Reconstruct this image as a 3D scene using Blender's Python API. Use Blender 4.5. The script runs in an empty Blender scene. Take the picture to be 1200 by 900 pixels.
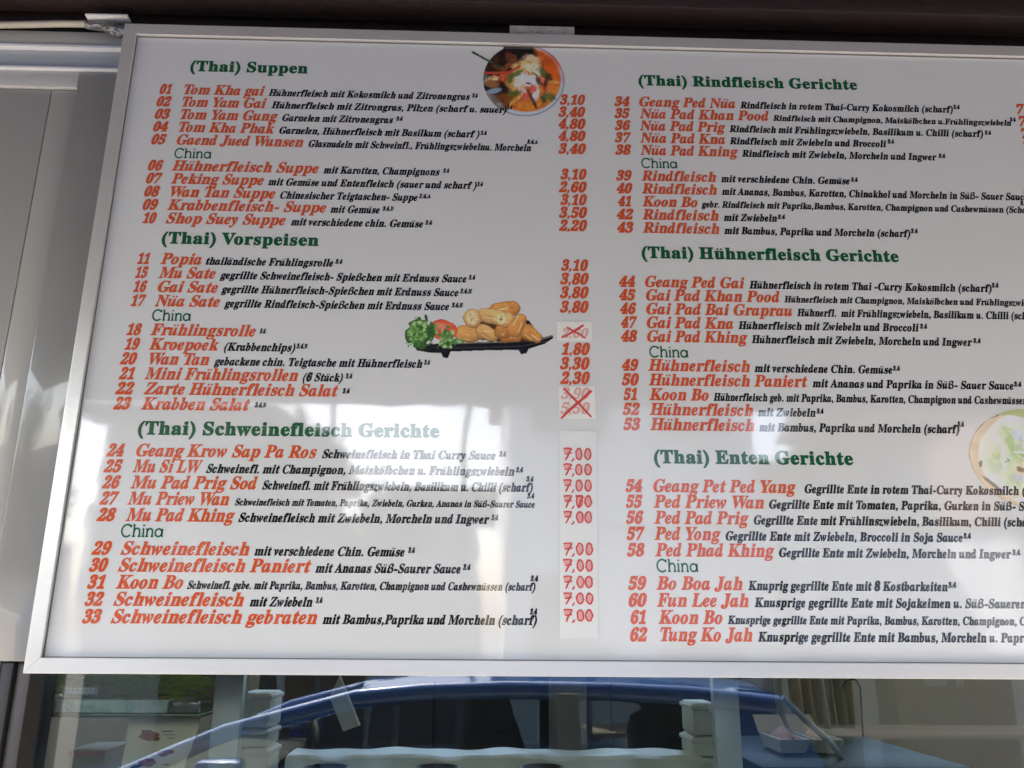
import bpy, bmesh, math, random
import numpy as np
from mathutils import Vector, Matrix, Euler
random.seed(7)
R = math.radians
scene = bpy.context.scene
C = scene.collection

# ------------------------------------------------------------------ camera
ZC = 1.65            # height of the lens above the pavement
D = 1.30             # distance from the lens to the face of the menu board
CAM_PITCH, CAM_YAW, CAM_ROLL = R(16.0547), R(-1.5349), R(0.4280)
M3 = (Matrix.Rotation(CAM_YAW, 3, 'Y') @ Matrix.Rotation(CAM_PITCH, 3, 'X') @ Matrix.Rotation(CAM_ROLL, 3, 'Z'))
W3 = Matrix.Rotation(R(90), 3, 'X') @ M3
cam = bpy.data.cameras.new('camera')
cam.sensor_width = 36.0
cam.lens = 30.0
cam.dof.use_dof = True
cam.dof.focus_distance = 1.42
cam.dof.aperture_fstop = 9.0
cam.clip_start = 0.02
cam.clip_end = 2000
camo = bpy.data.objects.new('camera', cam)
C.objects.link(camo)
camo.matrix_world = Matrix.Translation((0, -D, ZC)) @ W3.to_4x4()
scene.camera = camo

# ------------------------------------------------------------------ light
SUN_ELEV, SUN_AZ = R(54), R(200)      # azimuth measured clockwise from +Y
w = bpy.data.worlds.new('World')
scene.world = w
w.use_nodes = True
nt = w.node_tree
bg = nt.nodes['Background']
sky = nt.nodes.new('ShaderNodeTexSky')
sky.sky_type = 'NISHITA'
sky.sun_disc = False
sky.sun_elevation = SUN_ELEV
sky.sun_rotation = SUN_AZ
sky.dust_density = 4.0
sky.air_density = 1.0
nt.links.new(sky.outputs[0], bg.inputs[0])
bg.inputs[1].default_value = 0.15
sl = bpy.data.lights.new('sun', 'SUN')
sl.energy = 4.0
sl.angle = R(0.6)
sl.color = (1.0, 0.95, 0.87)
so = bpy.data.objects.new('sun', sl)
C.objects.link(so)
sun_dir = Vector((math.sin(SUN_AZ) * math.cos(SUN_ELEV), math.cos(SUN_AZ) * math.cos(SUN_ELEV), math.sin(SUN_ELEV)))
so.location = sun_dir * 30
so.rotation_euler = sun_dir.to_track_quat('Z', 'Y').to_euler()
vs = scene.view_settings
vs.view_transform = 'Standard'
vs.look = 'None'
vs.exposure = 2.74
vs.gamma = 1.0
scene.cycles.max_bounces = 10
scene.cycles.transparent_max_bounces = 16
scene.cycles.sample_clamp_indirect = 6.0
scene.cycles.caustics_reflective = False
scene.cycles.caustics_refractive = False
scene.cycles.use_denoising = True

# ------------------------------------------------------------------ helpers
def at(px, py, Y):
    """point on the plane y = Y seen at pixel (px, py) of the 1200x900 photograph"""
    d = W3 @ Vector(((px - 600) / 1000, (450 - py) / 1000, -1))
    k = (D + Y) / d.y
    return Vector((d.x * k, Y, ZC + d.z * k))

def link(o, parent=None):
    C.objects.link(o)
    if parent is not None:
        o.parent = parent
    return o

def empty(name, loc=(0, 0, 0), rz=0.0):
    o = bpy.data.objects.new(name, None)
    o.location = loc
    o.rotation_euler = (0, 0, rz)
    o.empty_display_size = 0.05
    C.objects.link(o)
    bpy.context.view_layer.update()
    return o

def tag(o, label=None, cat=None, group=None, kind=None):
    if label: o['label'] = label
    if cat: o['category'] = cat
    if group: o['group'] = group
    if kind: o['kind'] = kind
    return o

class MB:
    """collects boxes, tubes and lathes, then links them as ONE mesh object"""
    def __init__(self): self.v = []; self.f = []; self.s = []
    def add(self, vs_, fs, smooth=False):
        n = len(self.v)
        self.v += [tuple(p) for p in vs_]
        self.f += [tuple(i + n for i in f) for f in fs]
        self.s += [smooth] * len(fs)
        return self
    def box(self, x0, x1, y0, y1, z0, z1, ch=0.0, mat=None):
        bm = bmesh.new()
        bmesh.ops.create_cube(bm, size=1)
        for q in bm.verts:
            q.co = Vector(((x0 + x1) / 2 + q.co.x * (x1 - x0), (y0 + y1) / 2 + q.co.y * (y1 - y0), (z0 + z1) / 2 + q.co.z * (z1 - z0)))
        if ch > 0:
            bmesh.ops.bevel(bm, geom=list(bm.edges), offset=ch, segments=2, affect='EDGES', profile=0.5)
        if mat is not None: bm.transform(mat)
        bm.verts.index_update()
        self.add([q.co.copy() for q in bm.verts], [[q.index for q in f.verts] for f in bm.faces], ch > 0)
        bm.free()
        return self
    def tube(self, pts, r, n=10, cap=True):
        pts = [Vector(p) for p in pts]
        rr = r if isinstance(r, (list, tuple)) else [r] * len(pts)
        vs_, fs = [], []
        up = None
        for i, p in enumerate(pts):
            t = (pts[min(i + 1, len(pts) - 1)] - pts[max(i - 1, 0)]).normalized()
            if up is None:
                up = t.orthogonal().normalized()
            a = (up - t * up.dot(t)).normalized(); b = t.cross(a); up = a
            for k in range(n):
                an = 2 * math.pi * k / n
                vs_.append(p + (a * math.cos(an) + b * math.sin(an)) * rr[i])
        for i in range(len(pts) - 1):
            for k in range(n):
                fs.append((i * n + k, i * n + (k + 1) % n, (i + 1) * n + (k + 1) % n, (i + 1) * n + k))
        if cap:
            fs.append(tuple(range(n - 1, -1, -1))); fs.append(tuple((len(pts) - 1) * n + k for k in range(n)))
        return self.add(vs_, fs, True)
    def lathe(self, prof, n=24, loc=(0, 0, 0), axis='Z'):
        vs_, fs = [], []
        for r_, z in prof:
            for k in range(n):
                an = 2 * math.pi * k / n
                p = (r_ * math.cos(an), r_ * math.sin(an), z)
                if axis == 'Y': p = (p[0], p[2], p[1])
                vs_.append(Vector(p) + Vector(loc))
        for i in range(len(prof) - 1):
            for k in range(n):
                q = (i * n + k, i * n + (k + 1) % n, (i + 1) * n + (k + 1) % n, (i + 1) * n + k)
                fs.append(q if axis == 'Z' else q[::-1])
        return self.add(vs_, fs, True)
    def prism(self, poly, y0, y1, axis='Y'):
        """polygon (list of 2D points) extruded along an axis"""
        n = len(poly)
        def P(a, b, c): return {'Y': (a, c, b), 'X': (c, a, b), 'Z': (a, b, c)}[axis]
        vs_ = [P(a, b, y0) for a, b in poly] + [P(a, b, y1) for a, b in poly]
        fs = [tuple(range(n)), tuple(range(2 * n - 1, n - 1, -1))]
        fs += [(i, n + i, n + (i + 1) % n, (i + 1) % n) for i in range(n)]
        return self.add(vs_, fs)
    def build(self, name, m, parent=None, loc=None):
        me = bpy.data.meshes.new(name)
        me.from_pydata(self.v, [], self.f)
        me.polygons.foreach_set('use_smooth', self.s)
        bm = bmesh.new(); bm.from_mesh(me)
        bmesh.ops.recalc_face_normals(bm, faces=bm.faces)
        bm.to_mesh(me); bm.free()
        if m is not None: me.materials.append(m)
        if any(self.s):
            try: me.set_sharp_from_angle(angle=R(40))
            except Exception: pass
        o = bpy.data.objects.new(name, me)
        if parent is not None:
            o.parent = parent
            o.matrix_parent_inverse = parent.matrix_world.inverted()
        C.objects.link(o)
        return o

# ------------------------------------------------------------------ materials
def mat(name, col, rough=0.5, metal=0.0, ior=1.5, noise=None, bump=None, coat=0.0, spec=0.5):
    """noise = (scale, amount, second colour); bump = (scale, strength)"""
    m = bpy.data.materials.new(name)
    m.use_nodes = True
    n = m.node_tree
    p = n.nodes['Principled BSDF']
    p.inputs['Base Color'].default_value = (*col, 1)
    p.inputs['Roughness'].default_value = rough
    p.inputs['Metallic'].default_value = metal
    p.inputs['IOR'].default_value = ior
    p.inputs['Coat Weight'].default_value = coat
    p.inputs['Specular IOR Level'].default_value = spec
    if noise or bump:
        geo = n.nodes.new('ShaderNodeNewGeometry')
    if noise:
        sc, amt, c2 = noise[:3]
        tx = n.nodes.new('ShaderNodeTexNoise'); tx.inputs['Scale'].default_value = sc; tx.inputs['Detail'].default_value = 6
        mp = n.nodes.new('ShaderNodeMapping')
        if len(noise) > 3: mp.inputs['Scale'].default_value = noise[3]
        n.links.new(geo.outputs['Position'], mp.inputs[0]); n.links.new(mp.outputs[0], tx.inputs[0])
        rp = n.nodes.new('ShaderNodeMapRange'); rp.inputs[1].default_value = 0.35; rp.inputs[2].default_value = 0.68
        rp.inputs[4].default_value = amt
        n.links.new(tx.outputs['Fac'], rp.inputs[0])
        mx = n.nodes.new('ShaderNodeMix'); mx.data_type = 'RGBA'
        mx.inputs[6].default_value = (*col, 1); mx.inputs[7].default_value = (*c2, 1)
        n.links.new(rp.outputs[0], mx.inputs[0]); n.links.new(mx.outputs[2], p.inputs['Base Color'])
    if bump:
        tb = n.nodes.new('ShaderNodeTexNoise'); tb.inputs['Scale'].default_value = bump[0]; tb.inputs['Detail'].default_value = 3
        n.links.new(geo.outputs['Position'], tb.inputs[0])
        bn = n.nodes.new('ShaderNodeBump'); bn.inputs['Strength'].default_value = bump[1]; bn.inputs['Distance'].default_value = 0.01
        n.links.new(tb.outputs['Fac'], bn.inputs['Height']); n.links.new(bn.outputs[0], p.inputs['Normal'])
    return m

def acrylic(name, col, attr=False, rough=0.04, ior=1.8):
    """print seen through a glossy, very slightly wavy acrylic face; the sheet and every ink share the gloss"""
    m = bpy.data.materials.new(name)
    m.use_nodes = True
    n = m.node_tree
    p = n.nodes['Principled BSDF']
    p.inputs['Base Color'].default_value = (*col, 1)
    p.inputs['Roughness'].default_value = rough
    p.inputs['IOR'].default_value = ior
    if attr:
        a = n.nodes.new('ShaderNodeVertexColor'); a.layer_name = 'Col'
        n.links.new(a.outputs[0], p.inputs['Base Color'])
    geo = n.nodes.new('ShaderNodeNewGeometry')
    def noise(scale, sx=1.0):
        t = n.nodes.new('ShaderNodeTexNoise'); t.inputs['Scale'].default_value = scale; t.inputs['Detail'].default_value = 2
        mp = n.nodes.new('ShaderNodeMapping'); mp.inputs['Scale'].default_value = (sx, 1, 1)
        n.links.new(geo.outputs['Position'], mp.inputs[0]); n.links.new(mp.outputs[0], t.inputs[0])
        return t
    t1, t2 = noise(6.0), noise(70.0)
    ad = n.nodes.new('ShaderNodeMath'); ad.operation = 'MULTIPLY_ADD'; ad.inputs[1].default_value = 0.05
    n.links.new(t2.outputs['Fac'], ad.inputs[0]); n.links.new(t1.outputs['Fac'], ad.inputs[2])
    b = n.nodes.new('ShaderNodeBump'); b.inputs['Strength'].default_value = 1.0; b.inputs['Distance'].default_value = 0.0005
    n.links.new(ad.outputs[0], b.inputs['Height']); n.links.new(b.outputs[0], p.inputs['Normal'])
    return m

def window_glass(name, tint=(1, 1, 1), ior=1.9):
    m = bpy.data.materials.new(name)
    m.use_nodes = True
    n = m.node_tree
    n.nodes.remove(n.nodes['Principled BSDF'])
    out = n.nodes['Material Output']
    tr = n.nodes.new('ShaderNodeBsdfTransparent'); tr.inputs[0].default_value = (*tint, 1)
    gl = n.nodes.new('ShaderNodeBsdfGlossy'); gl.inputs['Roughness'].default_value = 0.0
    fr = n.nodes.new('ShaderNodeFresnel'); fr.inputs[0].default_value = ior
    mx = n.nodes.new('ShaderNodeMixShader')
    n.links.new(fr.outputs[0], mx.inputs[0]); n.links.new(tr.outputs[0], mx.inputs[1]); n.links.new(gl.outputs[0], mx.inputs[2])
    n.links.new(mx.outputs[0], out.inputs[0])
    return m

# ------------------------------------------------------------------ letter shapes (1/500 em) and where each line of print sits (mm on the sheet)
GLYPHS = {
'b(':'162|84,116 88,181 101,241 124,296 156,347 129,347 89,298 58,241 39,179 32,116 39,53 58,-9 89,-66 129,-115 156,-115 124,-64 101,-9 88,51',
'b)':'161|78,116 74,51 60,-9 38,-64 6,-115 33,-115 73,-66 103,-9 123,53 130,116 123,179 103,241 73,298 33,347 6,347 38,296 60,241 74,181',
'b,':'110|30,-59 62,-42 82,-16 88,13 84,39 71,55 53,62 31,53 23,33 30,13 48,5 46,-25 30,-50',
'b-':'162|142,134 20,134 20,87 142,87',
'b.':'110|55,56 33,47 25,26 33,4 55,-5 76,4 85,26 76,47',
'b0':'280|140,-5 112,-2 88,5 68,18 51,35 38,57 29,83 22,112 18,144 17,180 18,215 22,247 29,276 38,301 51,322 68,340 88,352 112,360 141,362 168,360 191,352 211,340 227,322 240,301 250,276 257,247 261,214 263,179 261,144 257,111 250,82 240,57 227,35 211,18 191,5 167,-2|140,28 163,38 177,68 181,98 184,135 185,179 184,223 181,260 177,290 163,320 141,330 117,320 104,290 99,260 96,223 95,179 96,135 99,98 104,68 117,38',
'b1':'279|49,0 49,27 90,27 101,28 109,34 113,43 115,59 115,310 80,272 65,261 50,258 39,260 30,268 23,279 21,295 55,307 98,333 133,359 189,359 189,59 190,45 194,35 202,29 215,27 255,27 255,0',
'b2':'280|18,0 18,52 92,127 111,147 126,166 139,183 153,206 162,229 167,252 169,277 166,301 158,318 146,328 130,332 108,326 94,310 88,293 85,271 84,245 58,248 37,256 24,271 20,295 23,312 32,328 47,342 69,353 86,358 106,361 130,362 164,360 192,352 215,340 231,323 241,303 244,279 242,262 238,245 217,209 178,164 115,103 65,55 182,55 196,57 208,64 217,75 223,90 227,105 257,105 254,0',
'b3':'280|122,-5 98,-4 78,-1 60,4 40,13 25,26 17,40 14,55 17,72 27,84 41,91 57,94 61,66 73,46 93,34 118,30 134,32 149,37 161,45 171,59 177,78 180,104 175,130 160,151 144,161 125,167 102,169 71,169 71,200 104,200 132,205 152,220 164,244 168,274 165,298 157,316 144,328 126,332 110,329 99,320 91,307 86,291 83,254 56,257 35,265 22,279 18,299 25,323 46,344 68,354 95,360 128,362 162,360 190,353 213,341 230,325 241,305 244,281 242,259 234,241 222,224 206,210 188,199 168,191 208,177 227,166 243,150 253,129 257,103 254,75 245,52 232,33 215,19 194,8 172,1',
'b4':'279|90,0 90,27 104,27 120,28 133,33 142,43 145,62 145,93 7,93 7,124 149,357 218,357 218,126 270,126 270,93 218,93 218,62 221,43 230,33 243,28 259,27 266,27 266,0|42,126 145,126 145,214 146,261 149,310 141,294 129,272 118,252 109,238',
'b5':'280|123,-5 99,-4 79,-1 62,4 43,14 30,26 23,40 20,56 23,71 31,82 44,88 60,90 65,62 72,49 83,39 97,32 115,30 131,32 146,37 158,47 168,62 174,83 177,110 172,143 159,166 137,179 109,184 77,181 53,175 30,184 46,357 235,357 238,266 209,266 205,283 199,297 192,301 182,302 78,302 70,210 94,215 125,217 161,214 192,205 218,190 237,169 249,143 253,110 250,80 241,56 228,36 210,20 190,9 168,1',
'b6':'280|147,-5 123,-3 101,3 82,13 64,28 50,46 38,69 29,97 24,129 23,165 23,192 26,218 31,242 38,265 47,286 58,305 70,321 85,335 102,347 121,355 142,360 165,362 194,360 217,354 233,345 245,334 251,321 254,307 250,292 240,280 222,271 194,268 191,298 181,323 172,330 161,333 134,324 114,298 103,272 97,240 93,201 120,213 139,218 162,219 190,216 215,207 235,192 250,171 259,146 262,116 259,82 249,53 233,29 210,10 181,-1|148,28 165,33 178,48 185,64 188,84 190,111 188,135 184,155 177,170 163,184 144,189 130,187 115,181 93,165 95,121 100,86 109,60 127,36',
'b7':'279|83,0 216,303 84,303 64,296 55,277 52,252 22,252 25,357 263,357 263,333 125,0',
'b8':'280|137,-5 110,-4 88,1 68,8 45,23 28,43 18,66 15,91 20,120 35,144 50,157 68,169 89,181 70,193 55,206 43,220 31,244 27,271 29,294 38,315 52,334 74,349 93,356 116,361 143,362 175,359 202,351 222,337 237,319 246,298 249,275 244,248 231,227 209,210 182,194 209,179 230,164 246,149 260,123 265,95 261,65 250,41 231,21 205,7 174,-2|151,211 167,222 178,236 184,253 186,275 181,303 174,315 165,325 154,331 140,333 121,329 108,317 100,299 97,277 100,254 111,237 128,223|139,24 162,28 180,41 191,61 195,86 191,108 178,127 164,138 145,149 122,161 106,148 94,133 85,113 83,89 86,63 98,42 116,28',
'b9':'279|114,-5 87,-3 66,3 50,13 40,25 34,38 32,52 33,62 38,70 45,76 56,80 65,59 77,42 94,30 116,27 145,36 166,63 180,108 187,172 174,158 158,147 139,140 116,138 89,140 65,149 45,164 30,184 21,210 18,241 19,264 24,285 31,304 48,329 71,347 89,355 109,360 132,362 155,360 177,354 197,345 214,331 229,313 241,290 250,263 255,231 257,194 256,167 253,141 249,117 243,94 234,72 224,53 211,36 196,22 179,11 160,2 138,-3|137,174 153,176 167,183 178,193 187,207 185,246 180,277 172,300 156,321 135,329 116,323 102,307 95,291 91,270 90,244 95,205 111,181',
'bA':'325|-7,0 -7,14 7,16 18,23 27,35 37,56 154,347 167,347 286,65 306,26 316,17 330,14 330,0 171,0 171,14 201,19 211,34 203,61 188,99 77,99 59,53 56,44 56,36 65,19 92,14 95,14 95,0|85,120 180,120 132,238',
'bB':'330|12,0 12,13 33,16 47,24 53,38 56,61 56,275 52,307 46,316 38,322 12,327 12,339 164,339 221,334 262,319 287,295 295,261 286,225 259,199 214,184 268,166 301,138 312,98 308,69 296,45 276,26 250,11 216,3 177,0|136,188 140,188 174,191 196,203 208,224 212,257 209,287 201,307 185,319 161,323 147,321 140,316 137,307 136,291|165,18 193,23 211,37 218,51 223,71 224,96 222,121 216,140 206,155 192,164 172,170 147,172 136,172 136,49 137,34 142,25 151,20',
'bC':'348|191,-8 159,-5 129,2 102,15 78,32 58,53 42,78 29,106 22,137 20,170 22,203 29,233 42,261 58,286 79,307 103,324 131,336 161,344 193,347 217,344 244,338 274,328 289,324 304,330 312,347 325,347 325,230 312,230 300,258 284,283 265,303 244,318 222,327 198,330 158,320 130,290 113,239 107,169 113,102 132,55 163,27 207,18 227,19 247,24 267,33 285,45 303,61 319,79 333,66 305,34 272,11 234,-3',
'bD':'369|15,0 15,13 35,16 47,22 53,34 55,56 55,279 53,303 45,317 32,324 11,327 11,339 165,339 220,334 266,319 302,295 328,262 343,220 349,170 337,95 304,42 248,11 170,0|166,18 195,22 219,35 238,56 251,85 258,124 261,171 255,237 237,285 208,313 166,323 150,321 141,315 137,304 136,287 136,54 137,36 141,25 150,20',
'bE':'329|11,0 11,13 33,15 47,22 54,36 56,58 56,275 54,301 46,317 33,324 12,327 12,339 297,339 297,238 286,238 279,266 269,287 253,303 233,313 206,319 173,321 149,319 142,316 139,310 136,289 136,183 144,183 173,187 193,200 202,214 209,233 215,257 227,257 227,88 214,88 210,115 203,135 193,149 179,159 161,164 138,166 136,166 136,50 138,35 143,26 154,22 172,21 195,21 215,24 233,29 257,40 276,56 292,78 306,107 320,107 300,0',
'bF':'301|12,0 12,13 33,17 47,25 53,39 56,62 56,279 53,302 46,315 32,322 11,327 11,339 293,339 293,238 281,238 274,266 265,287 250,303 231,313 214,317 194,320 171,321 149,320 138,314 136,297 136,184 142,184 170,188 191,201 200,215 207,234 212,258 225,258 225,88 212,88 207,114 200,135 191,149 170,162 141,167 136,167 136,60 140,32 146,23 156,18 191,13 191,0',
'bG':'378|200,-8 165,-5 134,2 105,15 80,31 60,52 43,77 30,105 23,136 21,171 23,204 30,234 43,262 59,286 80,307 104,324 131,336 160,344 192,347 218,344 246,338 275,328 289,325 296,326 302,330 312,347 326,347 326,229 312,229 300,258 285,282 266,302 245,317 223,327 199,330 159,320 131,290 114,240 109,170 111,121 120,82 134,50 153,28 177,14 205,10 229,12 244,20 252,34 255,53 255,95 252,115 245,127 230,133 205,136 205,148 373,148 373,136 352,133 340,127 334,115 332,96 332,22 288,5 244,-4',
'bH':'390|12,0 12,13 33,16 47,24 53,37 56,60 56,282 53,302 46,316 33,323 12,327 12,339 180,339 180,327 152,322 144,317 139,309 136,282 136,187 255,187 255,282 251,309 246,317 239,322 210,327 210,339 378,339 378,327 356,323 343,316 337,303 335,282 335,60 337,39 343,25 356,16 378,13 378,0 210,0 210,13 232,16 245,23 252,36 255,60 255,165 136,165 136,60 138,37 145,24 158,16 180,13 180,0',
'bI':'194|10,0 10,13 31,17 46,24 53,36 56,56 56,288 54,307 47,318 33,324 10,327 10,339 182,339 182,327 160,324 146,318 138,307 136,288 136,58 140,33 145,25 153,20 183,13 183,0',
'bJ':'246|81,-49 58,-46 38,-40 21,-30 9,-16 0,-1 -3,17 0,33 8,45 20,53 33,56 48,53 59,46 67,35 69,21 63,-1 57,-15 62,-26 78,-30 94,-27 103,-19 108,-4 110,16 110,273 106,305 100,314 91,320 59,327 59,339 234,339 234,327 206,321 198,315 193,306 190,273 190,66 183,16 163,-20 129,-41',
'bK':'380|12,0 12,13 34,16 47,24 54,37 56,60 56,282 54,302 47,316 34,323 13,327 13,339 181,339 181,327 153,322 145,317 140,309 136,282 136,174 239,278 254,297 260,312 249,323 217,327 217,339 362,339 362,327 355,327 325,320 292,301 257,269 202,212 345,35 363,19 387,13 387,0 209,0 209,13 228,14 240,16 246,20 249,26 245,35 236,49 149,159 136,148 136,60 138,37 145,24 158,16 181,13 181,0',
'bL':'318|12,0 12,13 33,16 47,24 53,37 56,60 56,282 53,303 46,316 33,323 12,327 12,339 186,339 186,327 155,323 146,318 140,310 136,282 136,62 138,35 142,28 149,23 174,21 197,21 217,25 234,30 257,41 275,59 286,75 296,93 305,115 318,115 299,0',
'bM':'472|11,0 11,13 32,16 46,24 53,37 56,59 56,285 53,310 47,317 39,322 11,327 11,339 138,339 236,106 335,339 460,339 460,327 439,323 426,315 419,302 417,282 417,64 421,32 425,23 433,17 459,13 459,0 295,0 295,13 322,19 330,24 335,33 339,62 339,297 215,0 201,0 79,290 79,60 81,36 89,22 104,15 126,13 126,0',
'bN':'368|300,-8 80,261 80,59 82,36 88,23 102,16 124,13 124,0 14,0 14,13 40,17 48,23 53,31 57,59 57,289 27,323 14,327 14,339 117,339 291,126 291,281 288,308 283,316 275,321 247,327 247,339 357,339 357,327 335,323 323,316 316,303 314,281 314,-8',
'bP':'311|12,0 12,13 33,16 47,24 53,37 56,60 56,282 53,302 46,316 33,323 12,327 12,339 159,339 198,338 228,334 250,328 273,314 290,296 301,273 305,247 301,221 291,198 273,179 249,164 218,156 180,153 136,153 136,60 138,37 145,24 158,16 180,13 180,0|136,171 150,171 182,175 202,188 214,211 218,245 214,279 205,303 187,316 161,321 148,320 141,316 137,308 136,297',
'bR':'352|12,0 12,13 33,16 47,24 53,37 56,60 56,282 53,302 46,316 33,323 12,327 12,339 162,339 207,337 245,329 274,317 294,300 306,277 311,249 302,212 277,185 235,167 322,38 337,19 345,14 356,13 358,13 358,0 252,0 150,158 136,158 136,60 138,37 145,24 158,16 180,13 180,0|136,174 152,174 185,179 208,192 218,207 224,226 226,250 219,289 200,313 167,321 151,319 141,315 137,304 136,287',
'bS':'291|32,-8 32,118 47,118 56,84 68,58 83,37 101,23 122,14 147,11 172,15 191,27 203,45 208,67 203,87 190,105 168,119 121,142 95,157 73,172 57,188 46,205 39,225 37,247 40,275 50,300 65,320 86,335 110,344 138,347 171,344 210,334 217,332 223,331 233,335 239,347 252,347 252,238 240,238 231,264 219,287 203,305 185,319 165,328 145,331 122,328 104,318 93,302 89,283 92,265 102,251 118,238 141,226 189,203 216,189 236,174 251,157 261,140 266,121 268,99 264,69 252,43 234,22 209,6 189,-2 167,-6 143,-8 118,-6 94,1 73,7 63,9 52,5 46,-8',
'bT':'315|69,0 69,13 91,16 106,23 113,37 116,60 116,323 111,323 87,320 66,313 49,300 35,283 26,262 22,237 8,237 8,339 306,339 306,236 293,236 279,284 248,313 200,323 196,323 196,60 198,37 206,23 220,15 244,13 244,0',
'bV':'319|158,-10 33,284 17,313 6,322 -11,327 -11,339 157,339 157,327 137,325 124,322 116,315 114,305 120,282 193,107 259,281 264,305 262,315 254,322 223,327 223,339 329,339 329,327 315,324 304,318 294,306 285,285 171,-10',
'bW':'455|127,-8 24,293 11,318 2,324 -12,327 -12,339 135,339 135,327 112,322 106,315 105,306 110,278 166,114 224,263 213,297 207,311 199,320 188,324 171,327 171,339 327,339 327,327 301,322 293,307 297,288 353,124 403,275 409,303 407,313 401,321 390,325 375,327 375,339 465,339 465,327 452,322 443,314 428,282 332,-8 319,-8 235,230 142,-8',
'bY':'317|76,0 76,13 97,16 111,24 117,37 120,60 120,133 35,288 22,308 11,320 1,324 -10,326 -10,339 154,339 154,326 146,326 124,322 118,317 116,310 122,292 185,168 248,273 257,290 260,304 250,320 222,326 220,326 220,339 327,339 327,326 315,323 305,316 285,292 200,152 200,60 202,37 209,24 222,16 244,13 244,0',
'bZ':'329|15,0 15,8 206,320 160,320 129,318 105,313 86,303 70,287 57,265 46,236 33,236 43,339 303,339 303,330 114,22 178,22 210,24 238,32 260,46 278,65 292,90 303,122 316,122 303,0',
'ba':'256|190,-8 161,1 149,26 125,8 99,-3 71,-7 48,-3 30,9 19,26 15,47 19,68 29,86 47,101 73,115 106,129 148,142 148,180 146,198 139,210 127,218 110,220 86,216 78,204 85,191 90,181 92,172 89,160 82,150 71,144 58,142 44,144 33,151 27,162 25,176 28,193 37,207 51,220 71,229 94,235 121,237 153,235 178,228 196,218 208,202 216,182 218,157 218,47 220,30 227,26 239,31 245,21 228,5 209,-4|113,25 130,31 148,47 148,126 115,113 95,92 88,62 94,34',
'bb':'269|32,-9 32,289 31,308 27,319 20,324 6,327 6,339 103,339 103,208 121,224 141,234 165,237 189,233 211,223 229,205 243,183 249,165 253,145 255,124 253,99 248,77 240,56 230,38 216,22 201,10 183,0 164,-6 143,-8 121,-4 99,5 78,21 40,-9|136,11 158,17 173,37 178,58 181,85 183,119 181,147 178,170 172,187 158,203 137,209 126,207 116,201 107,192 103,180 103,51 111,21',
'bc':'219|116,-8 89,-4 65,8 44,26 28,51 21,69 16,90 15,112 16,135 21,157 30,176 41,194 55,209 71,221 89,230 109,236 130,238 162,234 186,222 201,204 207,183 204,170 198,160 189,154 176,152 154,161 146,187 147,195 147,202 142,216 126,221 102,212 88,185 84,140 86,106 92,79 102,57 124,36 152,29 178,35 202,54 212,45 185,16 153,-2',
'bd':'275|104,-8 79,-4 58,8 40,26 26,50 20,68 16,88 15,110 16,134 20,157 27,177 41,202 61,221 83,233 109,237 130,234 150,224 166,209 166,299 164,312 158,320 147,325 131,327 131,339 238,339 238,56 239,40 242,30 249,24 263,21 263,8 234,6 202,1 166,-8 166,29 150,9 129,-3|128,21 139,23 150,31 160,42 166,57 166,180 162,191 154,201 142,207 130,209 110,203 97,186 92,168 89,144 88,114 88,85 91,62 97,44 109,27',
'be':'224|115,-8 87,-4 63,8 43,26 28,51 20,71 16,93 15,117 16,139 21,160 28,179 44,203 65,222 89,233 117,237 144,234 166,224 185,209 199,187 208,161 211,129 211,124 87,124 94,72 115,42 149,32 167,35 185,46 201,64 212,54 185,20 152,-1|87,143 150,143 150,160 148,187 144,206 135,217 120,221 101,213 90,190 87,152',
'bf':'159|11,0 11,12 30,16 37,26 39,55 39,206 12,206 12,231 39,231 39,263 42,287 50,308 63,324 81,336 103,344 130,346 158,342 179,332 192,316 196,298 194,283 188,273 178,267 167,265 155,266 146,272 140,280 138,291 144,313 146,318 147,322 144,328 134,330 121,328 114,320 110,291 110,231 152,231 152,206 110,206 110,49 112,30 118,19 129,14 149,12 149,0',
'bg':'243|109,-105 79,-103 54,-98 36,-91 17,-75 11,-56 21,-34 51,-19 26,-1 18,23 21,40 32,55 50,69 76,82 43,100 23,126 16,158 20,180 30,199 45,215 65,227 90,235 117,237 146,234 174,227 236,227 236,200 200,200 213,177 217,152 214,131 206,113 192,97 174,86 153,79 128,77 117,77 106,78 94,76 84,70 77,62 75,53 83,41 105,37 131,37 155,36 176,34 193,30 212,22 225,10 233,-7 235,-28 231,-50 221,-69 203,-84 178,-95 147,-102|117,93 132,97 142,109 147,129 149,157 147,186 142,206 132,217 117,221 102,217 92,206 87,186 85,157 87,129 92,109 102,96|120,-87 162,-82 188,-70 196,-49 193,-38 186,-31 172,-27 153,-26 72,-26 59,-38 55,-54 58,-66 71,-77 91,-84',
'bh':'284|14,0 14,12 26,14 34,19 38,28 39,42 39,297 38,310 34,320 27,325 14,328 14,339 110,339 110,199 130,220 154,233 181,237 217,228 239,202 246,158 246,42 247,28 251,19 258,14 271,12 271,0 151,0 151,12 154,12 170,19 175,42 175,162 171,192 163,200 151,202 129,195 110,175 110,42 111,28 115,19 122,14 134,12 134,0',
'bi':'148|75,270 60,272 48,280 40,292 38,307 40,322 48,334 60,342 75,345 90,342 102,334 110,322 113,307 110,292 102,280 89,272|14,0 14,12 26,14 34,19 38,28 39,42 39,188 38,203 35,212 28,217 15,219 16,231 111,231 111,42 112,28 115,20 122,14 134,12 134,0',
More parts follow.
